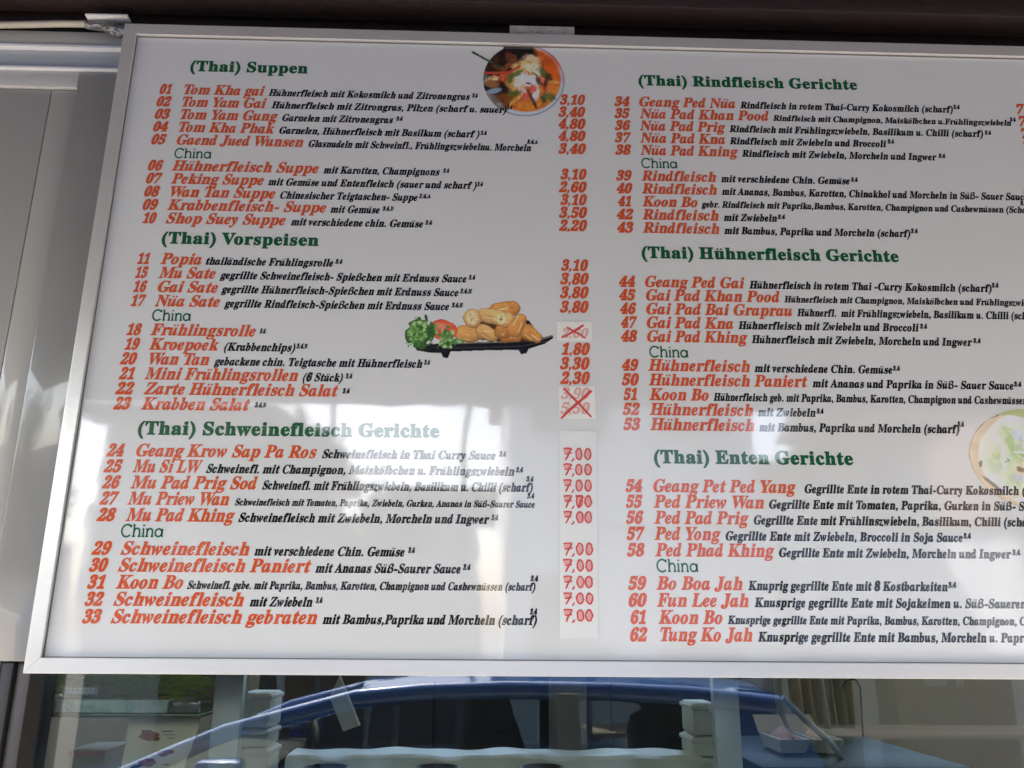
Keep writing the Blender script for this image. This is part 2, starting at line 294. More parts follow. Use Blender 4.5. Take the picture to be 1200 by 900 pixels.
'bj':'156|79,271 64,273 52,281 44,293 42,308 44,323 53,335 65,343 79,346 94,343 106,335 114,323 117,308 114,294 106,282 94,273|27,-105 8,-103 -8,-98 -22,-89 -33,-79 -39,-66 -42,-52 -39,-39 -33,-30 -24,-24 -11,-22 1,-23 11,-29 17,-38 20,-49 14,-65 8,-77 12,-84 23,-87 36,-84 44,-74 48,-40 48,186 46,202 42,212 32,217 16,219 16,231 119,231 119,-16 116,-43 108,-65 94,-82 76,-95 53,-102',
'bk':'267|13,0 13,12 26,14 34,19 38,28 39,42 39,296 35,320 28,325 15,327 16,339 110,339 110,126 169,185 178,196 182,207 175,216 156,219 153,219 153,231 257,231 257,219 229,212 205,194 166,156 258,26 268,15 280,12 280,0 157,0 157,12 162,12 174,15 178,24 173,37 121,110 110,100 110,42 111,28 115,20 122,14 134,12 134,0',
'bl':'149|14,0 14,12 26,14 34,19 38,28 39,42 39,296 35,320 28,325 15,327 15,339 111,339 111,42 112,28 115,20 122,14 134,12 134,0',
'bm':'413|14,0 14,12 26,14 34,19 38,28 39,42 39,189 38,202 34,211 27,217 14,219 14,231 109,231 109,197 129,219 152,233 177,237 206,232 227,218 239,195 259,218 284,232 311,237 347,228 368,202 375,158 375,42 376,28 380,19 387,14 399,12 399,0 281,0 281,12 293,14 300,20 304,29 305,42 305,162 301,192 293,200 281,202 260,196 242,177 242,42 243,29 246,20 253,14 265,12 265,0 149,0 149,12 160,14 168,20 171,29 173,42 173,162 168,192 161,199 149,202 127,195 109,175 109,42 110,29 114,20 120,14 132,12 132,0',
'bn':'284|14,0 14,12 26,14 34,19 38,28 39,42 39,189 38,202 34,211 27,217 14,219 14,231 110,231 110,199 130,220 154,233 181,237 217,228 239,202 246,158 246,42 247,28 251,19 258,14 271,12 271,0 151,0 151,12 154,12 170,19 175,42 175,162 171,192 163,200 151,202 129,195 110,175 110,42 111,28 115,19 122,14 134,12 134,0',
'bo':'251|126,-8 104,-6 85,0 67,9 45,27 28,52 20,72 16,92 14,115 16,137 20,158 28,178 45,203 67,221 94,233 125,237 156,233 183,222 205,203 222,179 230,159 234,138 236,115 234,91 230,70 222,51 205,27 183,8 156,-4|126,9 143,14 156,29 162,61 164,115 163,154 160,183 155,202 143,217 126,223 107,217 96,202 91,182 88,154 87,115 89,61 96,29 108,14',
'bp':'277|13,-104 13,-92 30,-87 38,-75 39,-48 39,181 38,200 35,211 27,216 15,220 15,231 107,231 107,196 124,219 145,233 172,238 196,234 218,222 236,204 249,180 256,161 259,141 261,119 259,96 255,74 249,54 235,28 217,9 194,-3 169,-8 146,-4 127,7 110,24 110,-43 113,-73 117,-82 124,-88 147,-92 147,-104|146,21 165,27 178,44 184,63 187,86 188,115 187,143 184,166 180,185 168,201 148,207 127,199 110,175 110,51 125,29',
'br':'214|14,0 14,12 26,14 34,19 38,28 39,42 39,188 38,203 35,212 27,217 15,219 16,231 109,231 109,188 123,209 139,224 157,234 174,237 192,234 205,226 213,214 216,198 213,185 207,175 197,168 185,166 173,167 165,172 154,186 148,192 141,194 130,190 121,180 113,164 111,143 111,42 113,27 118,19 129,14 147,12 147,0',
'bs':'215|113,-8 90,-5 65,5 55,7 44,3 38,-7 27,-7 27,79 40,79 49,50 65,29 84,16 105,11 121,13 133,20 141,30 143,44 136,63 116,78 80,97 57,110 41,126 31,144 28,164 33,193 48,217 64,228 83,235 105,238 124,235 148,229 154,228 159,227 166,230 172,238 182,238 182,165 170,165 160,189 146,206 130,217 111,221 97,219 87,213 80,204 78,193 80,182 86,173 109,158 143,141 165,128 180,113 189,94 192,71 189,48 182,29 170,14 154,2 135,-5',
'bt':'170|92,-7 66,-3 49,8 39,26 36,53 36,208 15,208 15,223 66,275 96,316 108,316 108,231 155,231 155,208 108,208 108,61 111,38 117,32 125,30 141,36 154,56 166,49 147,18 123,-1',
'bu':'279|98,-8 68,-2 49,13 40,28 36,48 34,72 34,185 33,200 29,210 22,217 9,219 9,231 106,231 106,55 107,43 112,34 120,28 132,27 153,32 170,49 170,185 169,201 165,211 156,217 141,219 141,231 241,231 241,52 242,38 247,29 255,24 268,22 268,10 239,8 206,2 170,-8 170,30 156,14 139,3 119,-5',
'bv':'228|106,-8 29,185 16,209 9,216 -2,219 -2,231 122,231 122,219 116,219 101,216 96,206 97,200 138,91 176,188 180,203 173,215 152,219 152,231 227,231 227,220 215,215 207,208 194,181 119,-8',
'bw':'324|91,-8 13,197 5,212 -8,219 -8,231 103,231 103,219 89,215 85,206 86,198 89,188 124,95 157,175 150,198 141,215 125,220 125,231 241,231 241,219 225,215 220,206 221,200 222,195 250,105 285,191 288,205 287,211 283,215 265,220 265,231 332,231 332,220 322,217 316,212 307,192 227,-8 215,-8 166,147 104,-8',
'by':'223|39,-105 22,-102 8,-93 -2,-80 -5,-62 -3,-50 4,-40 13,-32 27,-30 38,-31 48,-37 54,-45 56,-57 55,-61 55,-65 57,-71 64,-73 73,-69 85,-55 96,-33 105,-4 27,187 18,205 12,214 -3,219 -4,231 121,231 121,219 101,216 97,212 96,205 97,199 99,191 138,89 172,180 176,194 177,204 175,211 171,216 151,219 151,231 223,231 223,219 214,216 206,209 193,181 121,-18 96,-71 84,-87 71,-97 56,-103',
'bz':'218|10,0 10,11 125,214 96,214 71,211 54,202 41,186 33,161 20,161 24,231 205,231 205,217 94,19 114,19 144,22 166,33 181,51 194,80 206,80 200,0',
'bß':'304|35,-99 28,-93 30,159 34,215 46,262 66,299 93,326 126,342 166,348 190,346 210,340 227,331 244,311 250,286 247,264 239,244 226,226 210,212 192,202 172,197 172,193 206,188 234,178 256,165 271,147 280,125 284,100 281,76 273,55 260,37 244,22 225,10 205,2 182,-4 160,-6 131,-3 111,3 99,11 96,17 101,26 125,56 131,55 135,39 143,25 155,16 169,13 191,19 208,37 216,54 220,74 222,98 220,123 212,142 200,157 181,167 155,173 121,175 114,175 114,192 137,194 158,202 175,214 189,231 197,250 200,272 196,294 185,311 168,321 147,325 119,319 98,302 89,284 84,260 82,232 87,-77',
'ia':'250|40,-7 18,-2 1,10 -10,30 -14,55 -11,82 -4,110 4,128 13,146 24,164 42,187 62,206 84,219 104,228 123,231 147,222 160,198 168,226 221,226 180,81 173,55 170,42 172,33 178,30 193,39 212,65 223,58 198,22 172,1 147,-7 123,2 116,26 117,39 121,56 108,37 96,21 83,9 62,-3|69,31 81,33 92,42 114,71 131,110 143,150 148,185 143,203 128,209 117,206 105,196 81,163 62,119 52,86 49,60 54,38',
'ib':'240|57,-7 26,-3 1,9 -6,16 -9,23 -6,39 62,279 68,307 66,314 62,319 44,323 36,323 36,336 85,341 141,350 96,190 117,212 139,226 163,231 184,226 202,213 213,192 217,165 214,138 206,110 198,92 188,74 176,58 156,35 134,17 109,4 84,-4|68,11 81,14 95,21 119,49 138,86 151,128 156,166 154,179 150,188 142,194 133,196 115,190 100,173 86,144 72,103 57,52 52,25 56,14',
'ic':'206|69,-7 37,-2 13,14 2,30 -5,49 -7,73 -5,97 1,121 12,145 26,168 44,188 66,206 88,220 111,228 133,231 157,227 175,217 187,202 191,186 189,171 182,161 172,154 159,152 148,153 139,159 133,167 131,177 136,192 141,205 138,212 128,215 116,212 104,201 80,166 62,120 57,96 56,73 58,53 66,38 77,29 92,26 112,31 132,46 152,72 166,62 137,24 104,1',
'id':'249|41,-7 19,-3 3,11 -8,32 -12,61 -9,85 -3,110 8,135 22,160 38,183 58,203 79,218 101,227 122,231 141,228 159,219 177,284 180,297 181,307 179,314 174,319 153,322 153,336 202,342 255,350 177,62 173,45 171,36 173,32 177,31 183,33 190,39 210,66 221,58 183,10 166,-3 148,-7 125,1 117,26 122,57 109,37 97,21 84,9 64,-3|72,31 83,34 95,43 116,74 134,114 146,155 150,186 146,205 132,211 122,208 111,200 89,172 70,135 55,94 50,59 51,47 56,38 62,33',
'ie':'201|65,-7 35,-2 12,14 1,30 -6,50 -8,73 -5,100 4,128 13,146 24,163 37,179 58,200 82,216 106,227 131,231 154,227 171,218 182,203 186,185 182,165 171,147 154,129 129,114 97,101 59,93 56,66 58,49 65,37 76,29 91,27 109,31 127,46 146,71 160,62 133,24 102,1|62,109 85,116 105,128 121,142 134,158 141,176 144,194 139,209 128,214 111,207 94,188 82,167 72,141',
'if':'144|-49,-104 -67,-101 -81,-92 -90,-79 -93,-63 -91,-52 -86,-43 -78,-37 -68,-36 -58,-37 -51,-42 -46,-49 -45,-59 -49,-73 -53,-80 -50,-85 -44,-87 -34,-84 -25,-76 -11,-49 3,2 19,78 45,205 10,205 14,226 49,226 61,264 76,295 94,319 113,336 135,347 158,350 180,347 196,339 207,327 210,311 204,291 184,284 175,286 167,291 161,299 160,308 164,320 168,329 166,333 160,335 145,328 133,309 124,288 116,260 108,226 150,226 147,205 105,205 79,84 69,44 59,9 48,-21 36,-47 23,-67 8,-83 -8,-94 -28,-101',
'ig':'222|58,-104 29,-102 6,-97 -13,-88 -32,-71 -38,-50 -34,-33 -23,-19 -3,-7 25,4 5,21 -2,38 1,51 9,62 23,73 43,85 26,97 15,110 9,124 7,141 10,164 21,185 37,204 59,218 84,227 111,231 137,228 160,220 182,206 225,206 223,185 195,185 196,177 197,168 193,143 182,122 165,104 143,90 117,80 88,78 62,79 52,71 49,62 54,54 70,47 101,38 135,24 150,16 161,7 170,-9 174,-27 170,-48 159,-67 141,-82 118,-94 99,-99 79,-102|87,93 99,96 111,106 122,121 130,140 136,161 138,184 132,206 116,214 103,211 91,200 80,184 71,165 66,144 64,122 70,100|63,-87 87,-84 105,-76 117,-63 121,-49 116,-35 103,-24 45,-3 15,-23 6,-46 10,-62 22,-75 41,-84',
'ih':'266|156,-7 131,2 123,31 129,62 145,114 162,165 166,184 164,191 157,194 138,188 118,169 98,138 77,97 61,51 47,0 -14,0 61,279 66,297 67,306 66,314 62,319 44,322 36,322 36,336 82,340 140,350 86,147 104,173 121,194 137,210 162,225 188,231 216,221 226,193 224,176 219,154 210,127 186,56 184,49 183,43 185,35 191,32 206,42 228,73 239,67 211,26 184,1',
'ii':'144|98,277 85,279 75,286 67,297 65,310 67,322 75,333 85,340 98,343 111,340 121,333 129,322 131,310 129,297 121,286 111,279|37,-6 21,-4 10,4 3,15 1,31 3,48 8,65 33,157 38,176 40,189 34,200 19,203 15,203 14,216 66,223 112,231 67,64 62,41 65,34 71,32 85,40 106,67 116,60 90,23 64,1',
'ij':'132|101,277 88,279 77,286 70,297 68,310 70,322 77,333 88,340 101,343 114,340 124,333 132,322 134,310 132,297 124,286 114,279|-49,-105 -69,-102 -86,-93 -96,-80 -100,-65 -98,-53 -93,-44 -84,-38 -74,-37 -64,-38 -56,-43 -51,-50 -50,-60 -54,-73 -58,-82 -56,-86 -48,-88 -37,-84 -28,-74 -13,-32 41,177 42,183 43,189 37,200 22,203 17,203 16,216 69,223 114,231 61,24 49,-16 35,-48 19,-73 0,-90 -23,-101',
'ik':'241|152,-7 131,-2 115,15 106,34 97,65 89,107 72,94 47,0 -14,0 61,279 66,297 67,306 66,314 62,319 44,322 36,322 36,336 82,340 140,350 79,123 118,153 142,174 154,188 159,199 157,206 153,210 135,213 135,226 237,226 237,213 224,210 212,206 188,189 141,150 150,95 158,59 168,38 179,31 193,39 206,62 218,57 197,21 175,0',
'il':'129|30,-7 14,-5 2,3 -5,14 -8,30 -6,46 -2,63 58,277 65,309 59,319 44,323 39,323 39,335 136,350 59,64 56,51 54,40 56,33 62,31 77,39 98,66 108,59 94,38 81,22 69,9 50,-3',
'im':'391|283,-6 258,3 250,31 255,63 271,115 288,166 293,184 290,192 283,195 261,186 237,159 220,131 203,93 186,46 171,0 114,0 164,166 168,184 166,192 159,195 146,191 132,182 117,165 102,142 73,80 49,0 -11,0 32,157 37,179 39,189 33,200 18,203 14,203 13,216 113,231 87,144 105,171 122,193 139,210 164,225 191,231 219,221 228,194 223,162 238,183 254,201 269,214 291,226 315,231 343,221 352,194 350,177 345,155 337,127 312,57 311,49 310,43 312,35 318,33 325,35 332,42 340,52 351,68 362,60 348,40 335,23 323,11 303,-2',
'in':'266|159,-7 133,2 125,31 131,62 147,114 164,165 168,184 166,191 159,194 141,188 122,171 102,142 73,80 49,0 -11,0 32,157 37,179 39,189 33,200 18,203 14,203 13,216 113,231 87,144 105,171 122,193 139,210 164,225 191,231 219,221 228,193 224,168 212,127 185,43 187,35 194,32 201,34 208,41 227,67 238,60 224,39 210,23 198,10 179,-3',
'io':'235|72,-7 50,-5 31,3 15,15 2,31 -5,50 -8,73 -5,101 4,128 18,155 36,179 57,200 80,217 105,227 131,231 154,228 174,221 191,209 202,193 210,174 212,151 209,124 201,97 187,70 170,46 149,24 125,8 99,-3|77,10 88,13 100,23 120,55 137,98 149,143 153,179 147,206 128,215 117,212 105,203 84,171 67,128 56,83 52,44 58,18',
'ip':'245|-59,-104 -59,-90 -47,-89 -38,-85 -28,-71 -22,-53 36,170 39,188 37,196 33,201 12,204 12,216 63,224 108,231 93,180 118,208 144,225 170,231 191,226 208,214 218,194 222,167 220,147 216,127 210,106 201,86 190,67 178,50 164,34 150,20 134,9 110,-3 85,-7 67,-4 51,5 36,-51 33,-72 35,-81 40,-86 64,-91 64,-104|76,11 88,14 101,23 123,53 142,93 154,134 159,167 158,179 154,188 147,193 140,195 115,185 95,155 77,106 64,58 58,28 62,15',
'ir':'194|-11,0 32,157 37,179 39,189 33,200 18,203 14,203 13,216 113,231 85,141 108,181 128,209 147,225 166,231 186,222 193,197 191,183 185,172 176,164 164,162 150,166 139,177 134,180 123,174 110,158 95,130 71,73 49,0',
'is':'188|68,-7 47,-4 21,4 11,6 2,3 -5,-5 -18,-3 -5,81 10,79 17,41 34,18 61,11 82,18 89,39 85,57 71,79 51,103 29,138 23,154 21,170 26,194 40,213 61,226 86,230 108,228 134,222 139,220 143,220 152,222 158,229 171,229 160,153 147,154 137,188 121,208 100,215 89,213 80,207 74,199 72,190 77,172 92,151 109,131 123,111 137,86 142,61 139,43 132,27 121,13 106,2 88,-5',
'it':'138|23,-7 -3,2 -12,29 -11,39 -8,52 34,204 10,204 10,221 43,238 73,263 100,296 121,296 100,224 139,224 134,204 94,204 57,77 52,57 50,42 52,33 58,31 73,41 96,71 107,63 93,42 79,24 66,11 45,-3',
'iu':'266|35,-7 6,2 -4,31 0,56 11,97 28,157 35,189 29,200 14,203 10,203 9,216 55,222 109,231 60,59 57,40 59,32 66,30 84,36 103,54 124,85 144,124 161,171 176,224 235,224 187,43 189,36 195,33 201,35 209,42 217,52 228,68 239,60 225,40 212,23 199,10 180,-3 160,-7 146,-5 135,3 128,14 126,30 135,77 118,51 101,30 85,14 60,-2',
'iv':'212|36,-7 36,19 34,116 29,171 19,196 4,204 -1,204 -2,217 72,231 79,220 86,187 89,157 91,123 92,88 92,66 119,99 138,126 148,146 152,159 149,168 141,179 133,190 130,202 132,213 138,223 148,229 160,231 171,228 181,222 187,211 189,198 186,177 176,152 160,125 138,93 108,58 73,20 47,-7',
'iw':'312|36,-8 36,19 34,115 29,170 19,196 4,204 -1,204 -2,217 72,231 81,216 88,172 93,98 171,231 183,231 199,65 226,97 244,125 254,146 258,160 255,169 246,179 237,190 234,202 236,214 242,223 251,229 263,232 276,229 285,222 291,211 293,197 286,165 265,125 231,76 183,19 161,-7 147,-8 134,133 51,-7',
'iy':'210|-22,-105 -38,-102 -50,-96 -57,-86 -60,-74 -57,-63 -51,-54 -42,-48 -31,-46 -20,-48 -6,-55 15,-64 28,-58 44,-42 56,-23 62,-5 59,22 52,67 43,117 33,159 24,187 18,200 10,205 -1,206 -7,206 -7,219 17,222 36,226 63,231 74,220 84,189 95,135 110,56 134,101 148,135 153,157 149,168 139,177 128,187 125,200 127,212 134,222 143,228 156,231 169,228 179,222 185,211 187,197 179,163 159,113 130,55 94,-4 55,-55 35,-75 15,-91 -4,-101',
'iz':'193|115,-39 96,-37 79,-31 42,-10 25,1 13,4 4,2 -5,-4 -18,-12 -24,-10 -27,-5 -25,0 119,177 57,177 36,175 25,168 15,148 3,148 24,224 182,224 41,55 60,44 76,29 96,-7 105,-20 116,-24 123,-22 126,-18 125,-14 123,-11 117,1 116,8 118,18 123,26 131,31 142,33 162,26 169,6 165,-10 154,-25 137,-35',
'iß':'304|-6,-99 -12,-93 39,158 50,201 64,239 81,271 102,298 134,326 170,342 211,348 241,344 265,334 279,318 284,297 282,279 276,261 266,245 254,230 223,207 206,199 189,196 188,192 203,191 226,187 245,180 262,169 278,148 284,120 281,95 272,71 258,50 239,31 217,16 192,4 166,-3 138,-6 113,-4 95,1 83,8 78,16 79,19 115,56 121,55 128,23 151,13 166,15 180,23 192,34 202,49 217,85 223,124 218,146 203,162 187,169 165,173 137,174 126,174 129,191 156,194 180,205 201,220 218,240 229,262 233,287 229,304 219,316 205,323 189,325 159,319 135,301 122,283 112,260 106,233 52,-77',
}
ROWS = [
(1, 890.6, -580.6, -560.1, 'Tom Kha gai', -539.2, -399.7, 'Hühnerfleisch mit Kokosmilch und Zitronengras', -393.2, -42.2, 0.52, '3,4', -39.1, -28.9, 0.0),
(2, 865.9, -583.1, -558.0, 'Tom Yam Gai', -539.4, -394.6, 'Hühnerfleisch mit Zitrongras, Pilzen (scharf u. sauer)', -386.4, 21.9, 0.52, '3,4', 21.9, 32.0, 2.5),
(3, 841.1, -583.0, -556.9, 'Tom Yam Gung', -539.5, -372.7, 'Garnelen mit Zitronengras', -365.3, -174.2, 0.52, '3,4', -169.5, -158.1, 0.0),
(4, 816.4, -582.9, -557.6, 'Tom Kha Phak', -539.6, -376.5, 'Garnelen, Hühnerfleisch mit Basilkum (scharf )', -368.4, -24.5, 0.52, '3,4', -22.9, -12.0, 0.0),
(5, 791.6, -582.7, -557.7, 'Gaend Jued Wunsen', -540.0, -325.8, 'Glasnudeln mit Schweinfl., Frühlingszwiebelnu. Morcheln', -316.4, 64.9, 0.52, '3,4,A', 57.6, 76.0, 9.1),
(6, 741.8, -582.3, -557.2, 'Hühnerfleisch Suppe', -542.8, -295.8, 'mit Karotten, Champignons', -287.9, -90.7, 0.52, '3,4', -85.4, -74.8, 0.0),
(7, 717.4, -582.5, -555.7, 'Peking Suppe', -541.0, -386.1, 'mit Gemüse und Entenfleisch (sauer und scharf )', -379.2, -27.4, 0.52, '3,4', -27.0, -17.0, 0.0),
(8, 692.9, -582.3, -557.4, 'Wan Tan Suppe', -539.6, -364.8, 'Chinesischer Teigtaschen- Suppe', -356.9, -126.6, 0.52, '2,4,A', -124.9, -105.1, 0.0),
(9, 668.5, -582.0, -556.9, 'Krabbenfleisch- Suppe', -541.6, -278.3, 'mit Gemüse', -271.6, -189.1, 0.52, '3,4,D', -184.6, -165.8, 0.0),
(10, 644.0, -578.9, -556.7, 'Shop Suey Suppe', -541.2, -343.8, 'mit verschiedene chin. Gemüse', -335.2, -115.5, 0.52, '3,4', -112.4, -100.7, 0.0),
(11, 570.9, -578.3, -558.5, 'Popia', -541.2, -474.3, 'thailändische Frühlingsrolle', -467.4, -260.0, 0.52, '3,4', -257.2, -245.2, 0.0),
(15, 546.4, -578.6, -558.3, 'Mu Sate', -541.0, -449.3, 'gegrillte Schweinefleisch- Spießchen mit Erdnuss Sauce', -442.1, -40.7, 0.52, '3,4', -37.8, -26.8, 0.0),
(16, 521.9, -578.6, -557.0, 'Gai Sate', -539.4, -443.0, 'gegrillte Hühnerfleisch-Spießchen mit Erdnuss Sauce', -437.5, -53.4, 0.52, '3,4,H', -51.2, -31.2, 0.0),
(17, 497.4, -579.2, -555.7, 'Nüa Sate', -541.2, -437.4, 'gegrillte Rindfleisch-Spießchen mit Erdnuss Sauce', -430.3, -68.0, 0.52, '3,4,H', -64.4, -45.3, 0.0),
(18, 448.1, -579.5, -556.3, 'Frühlingsrolle', -541.9, -375.6, '', 0, 0, 0.52, '3,4', -369.6, -360.0, 0.0),
(19, 423.7, -579.3, -556.3, 'Kroepoek', -541.6, -431.3, '(Krabbenchips)', -423.0, -310.6, 0.52, '3,4,B', -309.2, -291.7, 0.0),
(20, 399.3, -583.7, -557.6, 'Wan Tan', -538.5, -444.3, 'gebackene chin. Teigtasche mit Hühnerfleisch', -436.6, -108.1, 0.52, '3,4', -105.5, -96.0, 0.0),
(21, 374.9, -582.1, -557.7, 'Mini Frühlingsrollen', -542.1, -302.9, '(6 Stück)', -295.4, -232.2, 0.52, '3,4', -228.5, -217.7, 0.0),
(22, 350.5, -584.5, -555.6, 'Zarte Hühnerfleisch Salat', -540.4, -238.0, '', 0, 0, 0.52, '3,4', -231.7, -220.3, 0.0),
(23, 326.1, -583.8, -557.3, 'Krabben Salat', -541.3, -373.9, '', 0, 0, 0.52, '3,4,B', -366.4, -348.8, 0.0),
(24, 252.2, -584.8, -557.6, 'Geang Krow Sap Pa Ros', -539.7, -264.5, 'Schweinefleisch in Thai Curry Sauce', -256.9, 10.2, 0.52, '3,4', 15.9, 26.4, 0.0),
(25, 227.6, -585.3, -557.3, 'Mu Si LW', -541.7, -436.7, 'Schweinefl. mit Champignon, Maiskölbchen u. Frühlingszwiebeln', -431.1, 39.4, 0.52, '3,4', 41.8, 52.9, 0.0),
(26, 203.0, -584.4, -557.2, 'Mu Pad Prig Sod', -541.7, -351.1, 'Schweinefl. mit Frühlingszwiebeln, Basilikum u. Chilli (scharf)', -343.8, 68.1, 0.52, '3,4', 57.6, 69.1, 10.4),
(27, 178.5, -584.8, -556.5, 'Mu Priew Wan', -543.0, -391.5, 'Schweinefleisch mit Tomaten, Paprika, Zwiebeln, Gurken, Ananas in Süß-Saurer Sauce', -382.6, 71.0, 0.4, '3,4', 59.0, 70.4, 9.0),
(28, 153.9, -585.2, -557.4, 'Mu Pad Khing', -542.3, -380.5, 'Schweinefleisch mit Zwiebeln, Morcheln und Ingwer', -375.1, 2.1, 0.52, '3,4', 4.8, 15.6, 0.0),
(29, 104.4, -586.1, -557.0, 'Schweinefleisch', -543.3, -354.3, 'mit verschiedene Chin. Gemüse', -347.1, -123.8, 0.52, '3,4', -118.8, -108.6, 0.0),
(30, 80.0, -586.0, -559.0, 'Schweinefleisch Paniert', -543.8, -260.9, 'mit Ananas Süß-Saurer Sauce', -255.2, -39.4, 0.52, '3,4', -36.4, -25.0, 0.0),
(31, 55.6, -585.3, -559.4, 'Koon Bo', -543.7, -446.4, 'Schweinefl. gebe. mit Paprika, Bambus, Karotten, Champignon und Cashewnüssen (scharf)', -440.3, 72.0, 0.44, '3,4', 64.3, 76.0, 8.5),
(32, 31.2, -585.5, -558.5, 'Schweinefleisch', -544.1, -355.7, 'mit Zwiebeln', -347.3, -255.6, 0.52, '3,4', -251.1, -241.2, 0.0),
(33, 6.8, -585.6, -558.2, 'Schweinefleisch gebraten', -544.4, -247.0, 'mit Bambus,Paprika und Morcheln (scharf)', -239.5, 74.2, 0.52, '3,4', 63.5, 74.5, 9.6),
(34, 885.1, 210.8, 238.7, 'Geang Ped Nüa', 254.8, 425.8, 'Rindfleisch in rotem Thai-Curry Kokosmilch (scharf)', 433.7, 815.1, 0.52, '3,4', 816.0, 828.3, 2.6),
(35, 861.1, 210.8, 238.3, 'Nüa Pad Khan Pood', 254.6, 484.0, 'Rindfleisch mit Champignon, Maiskölbchen u.Frühlingszwiebeln', 490.2, 916.3, 0.45, '3,4', 914.6, 925.8, 3.4),
(36, 837.0, 210.5, 238.7, 'Nüa Pad Prig', 253.8, 405.3, 'Rindfleisch mit Frühlingszwiebeln, Basilikum u. Chilli (scharf)', 411.3, 862.5, 0.52, '3,4', 865.5, 877.3, 0.0),
(37, 813.0, 209.9, 238.9, 'Nüa Pad Kna', 253.8, 403.1, 'Rindfleisch mit Zwiebeln und Broccoli', 410.4, 687.2, 0.52, '3,4', 689.3, 701.4, 2.5),
(38, 788.9, 210.1, 238.1, 'Nüa Pad Kning', 253.6, 424.4, 'Rindfleisch mit Zwiebeln, Morcheln und Ingwer', 430.3, 773.0, 0.52, '3,4', 776.4, 788.6, 0.0),
(39, 739.1, 210.1, 237.6, 'Rindfleisch', 253.5, 382.7, 'mit verschiedene Chin. Gemüse', 390.7, 614.6, 0.52, '3,4', 616.6, 629.1, 0.0),
(40, 714.7, 210.1, 237.8, 'Rindfleisch', 253.4, 382.7, 'mit Ananas, Bambus, Karotten, Chinakhol und Morcheln in Süß- Sauer Sauce', 390.6, 922.2, 0.52, '3,4', 916.7, 930.3, 8.1),
(41, 690.3, 211.9, 235.3, 'Koon Bo', 253.2, 348.2, 'gebr. Rindfleisch mit Paprika,Bambus, Karotten, Champignon und Cashewnüssen (Scharf)', 354.3, 933.2, 0.47, '3,4', 906.8, 920.3, 9.6),
(42, 665.9, 209.0, 238.2, 'Rindfleisch', 252.4, 382.9, 'mit Zwiebeln', 390.8, 482.2, 0.52, '3,4', 483.3, 496.5, 0.0),
(43, 641.4, 209.1, 237.8, 'Rindfleisch', 252.2, 382.5, 'mit Bambus, Paprika und Morcheln (scharf)', 390.1, 708.5, 0.52, '3,4', 709.5, 721.7, 2.4),
(44, 543.5, 209.3, 237.3, 'Geang Ped Gai', 253.0, 419.0, 'Hühnerfleisch in rotem Thai -Curry Kokosmilch (scharf)', 425.9, 833.6, 0.52, '3,4', 834.2, 846.0, 3.0),
(45, 519.7, 209.2, 237.2, 'Gai Pad Khan Pood', 253.6, 476.1, 'Hühnerfleisch mit Champignon, Maiskölbchen und Frühlingszwiebeln', 482.3, 915.0, 0.44, '3,4', 915.5, 928.7, 3.0),
(46, 495.8, 209.9, 237.4, 'Gai Pad Bai Graprau', 253.3, 494.2, 'Hühnerfl.  mit Frühlingszwiebeln, Basilikum u. Chilli (scharf)', 501.5, 911.1, 0.5, '3,4', 911.5, 924.6, 0.0),
(47, 472.0, 210.7, 238.2, 'Gai Pad Kna', 253.2, 395.2, 'Hühnerfleisch mit Zwiebeln und Broccoli', 402.7, 701.6, 0.52, '3,4', 703.5, 715.7, 0.0),
(48, 448.2, 210.0, 237.4, 'Gai Pad Khing', 252.9, 417.1, 'Hühnerfleisch mit Zwiebeln, Morcheln und Ingwer', 422.8, 787.1, 0.52, '3,4', 788.6, 801.4, 0.0),
(49, 399.2, 210.0, 237.5, 'Hühnerfleisch', 252.5, 417.4, 'mit verschiedene Chin. Gemüse', 424.0, 649.0, 0.52, '3,4', 649.9, 661.8, 0.0),
(50, 374.9, 209.6, 237.5, 'Hühnerfleisch Paniert', 252.4, 509.1, 'mit Ananas und Paprika in Süß- Sauer Sauce', 515.9, 843.9, 0.52, '3,4', 844.6, 857.5, 0.0),
(51, 350.6, 211.6, 233.8, 'Koon Bo', 252.3, 348.0, 'Hühnerfleisch geb. mit Paprika, Bambus, Karotten, Champignon und Cashewnüssen (scharf)', 355.0, 914.6, 0.49, '3,4', 905.2, 918.1, 9.8),
(52, 326.3, 209.5, 237.6, 'Hühnerfleisch', 251.9, 417.5, 'mit Zwiebeln', 424.2, 517.1, 0.52, '3,4', 518.9, 530.2, 0.0),
(53, 301.9, 209.9, 237.6, 'Hühnerfleisch', 251.8, 417.5, 'mit Bambus, Paprika und Morcheln (scharf)', 424.4, 745.3, 0.52, '3,4', 742.8, 753.8, 5.5),
(54, 204.6, 210.5, 237.0, 'Geang Pet Ped Yang', 253.4, 475.6, 'Gegrillte Ente in rotem Thai-Curry Kokosmilch (scharf)', 488.5, 886.7, 0.52, '3,4', 887.0, 899.5, 0.0),
(55, 180.3, 210.3, 236.5, 'Ped Priew Wan', 252.5, 423.8, 'Gegrillte Ente mit Tomaten, Paprika, Gurken in Süß- Sauer Sauce', 431.3, 908.1, 0.52, '3,4', 908.3, 920.9, 0.0),
(56, 155.9, 209.8, 237.0, 'Ped Pad Prig', 252.6, 398.8, 'Gegrillte Ente mit Frühlinszwiebeln, Basilikum, Chilli (scharf)', 405.8, 850.1, 0.52, '3,4', 850.5, 862.8, 0.0),
(57, 131.6, 210.1, 238.2, 'Ped Yong', 251.9, 354.0, 'Gegrillte Ente mit Zwiebeln, Broccoli in Soja Sauce', 360.9, 726.5, 0.52, '3,4', 727.8, 739.8, 0.0),
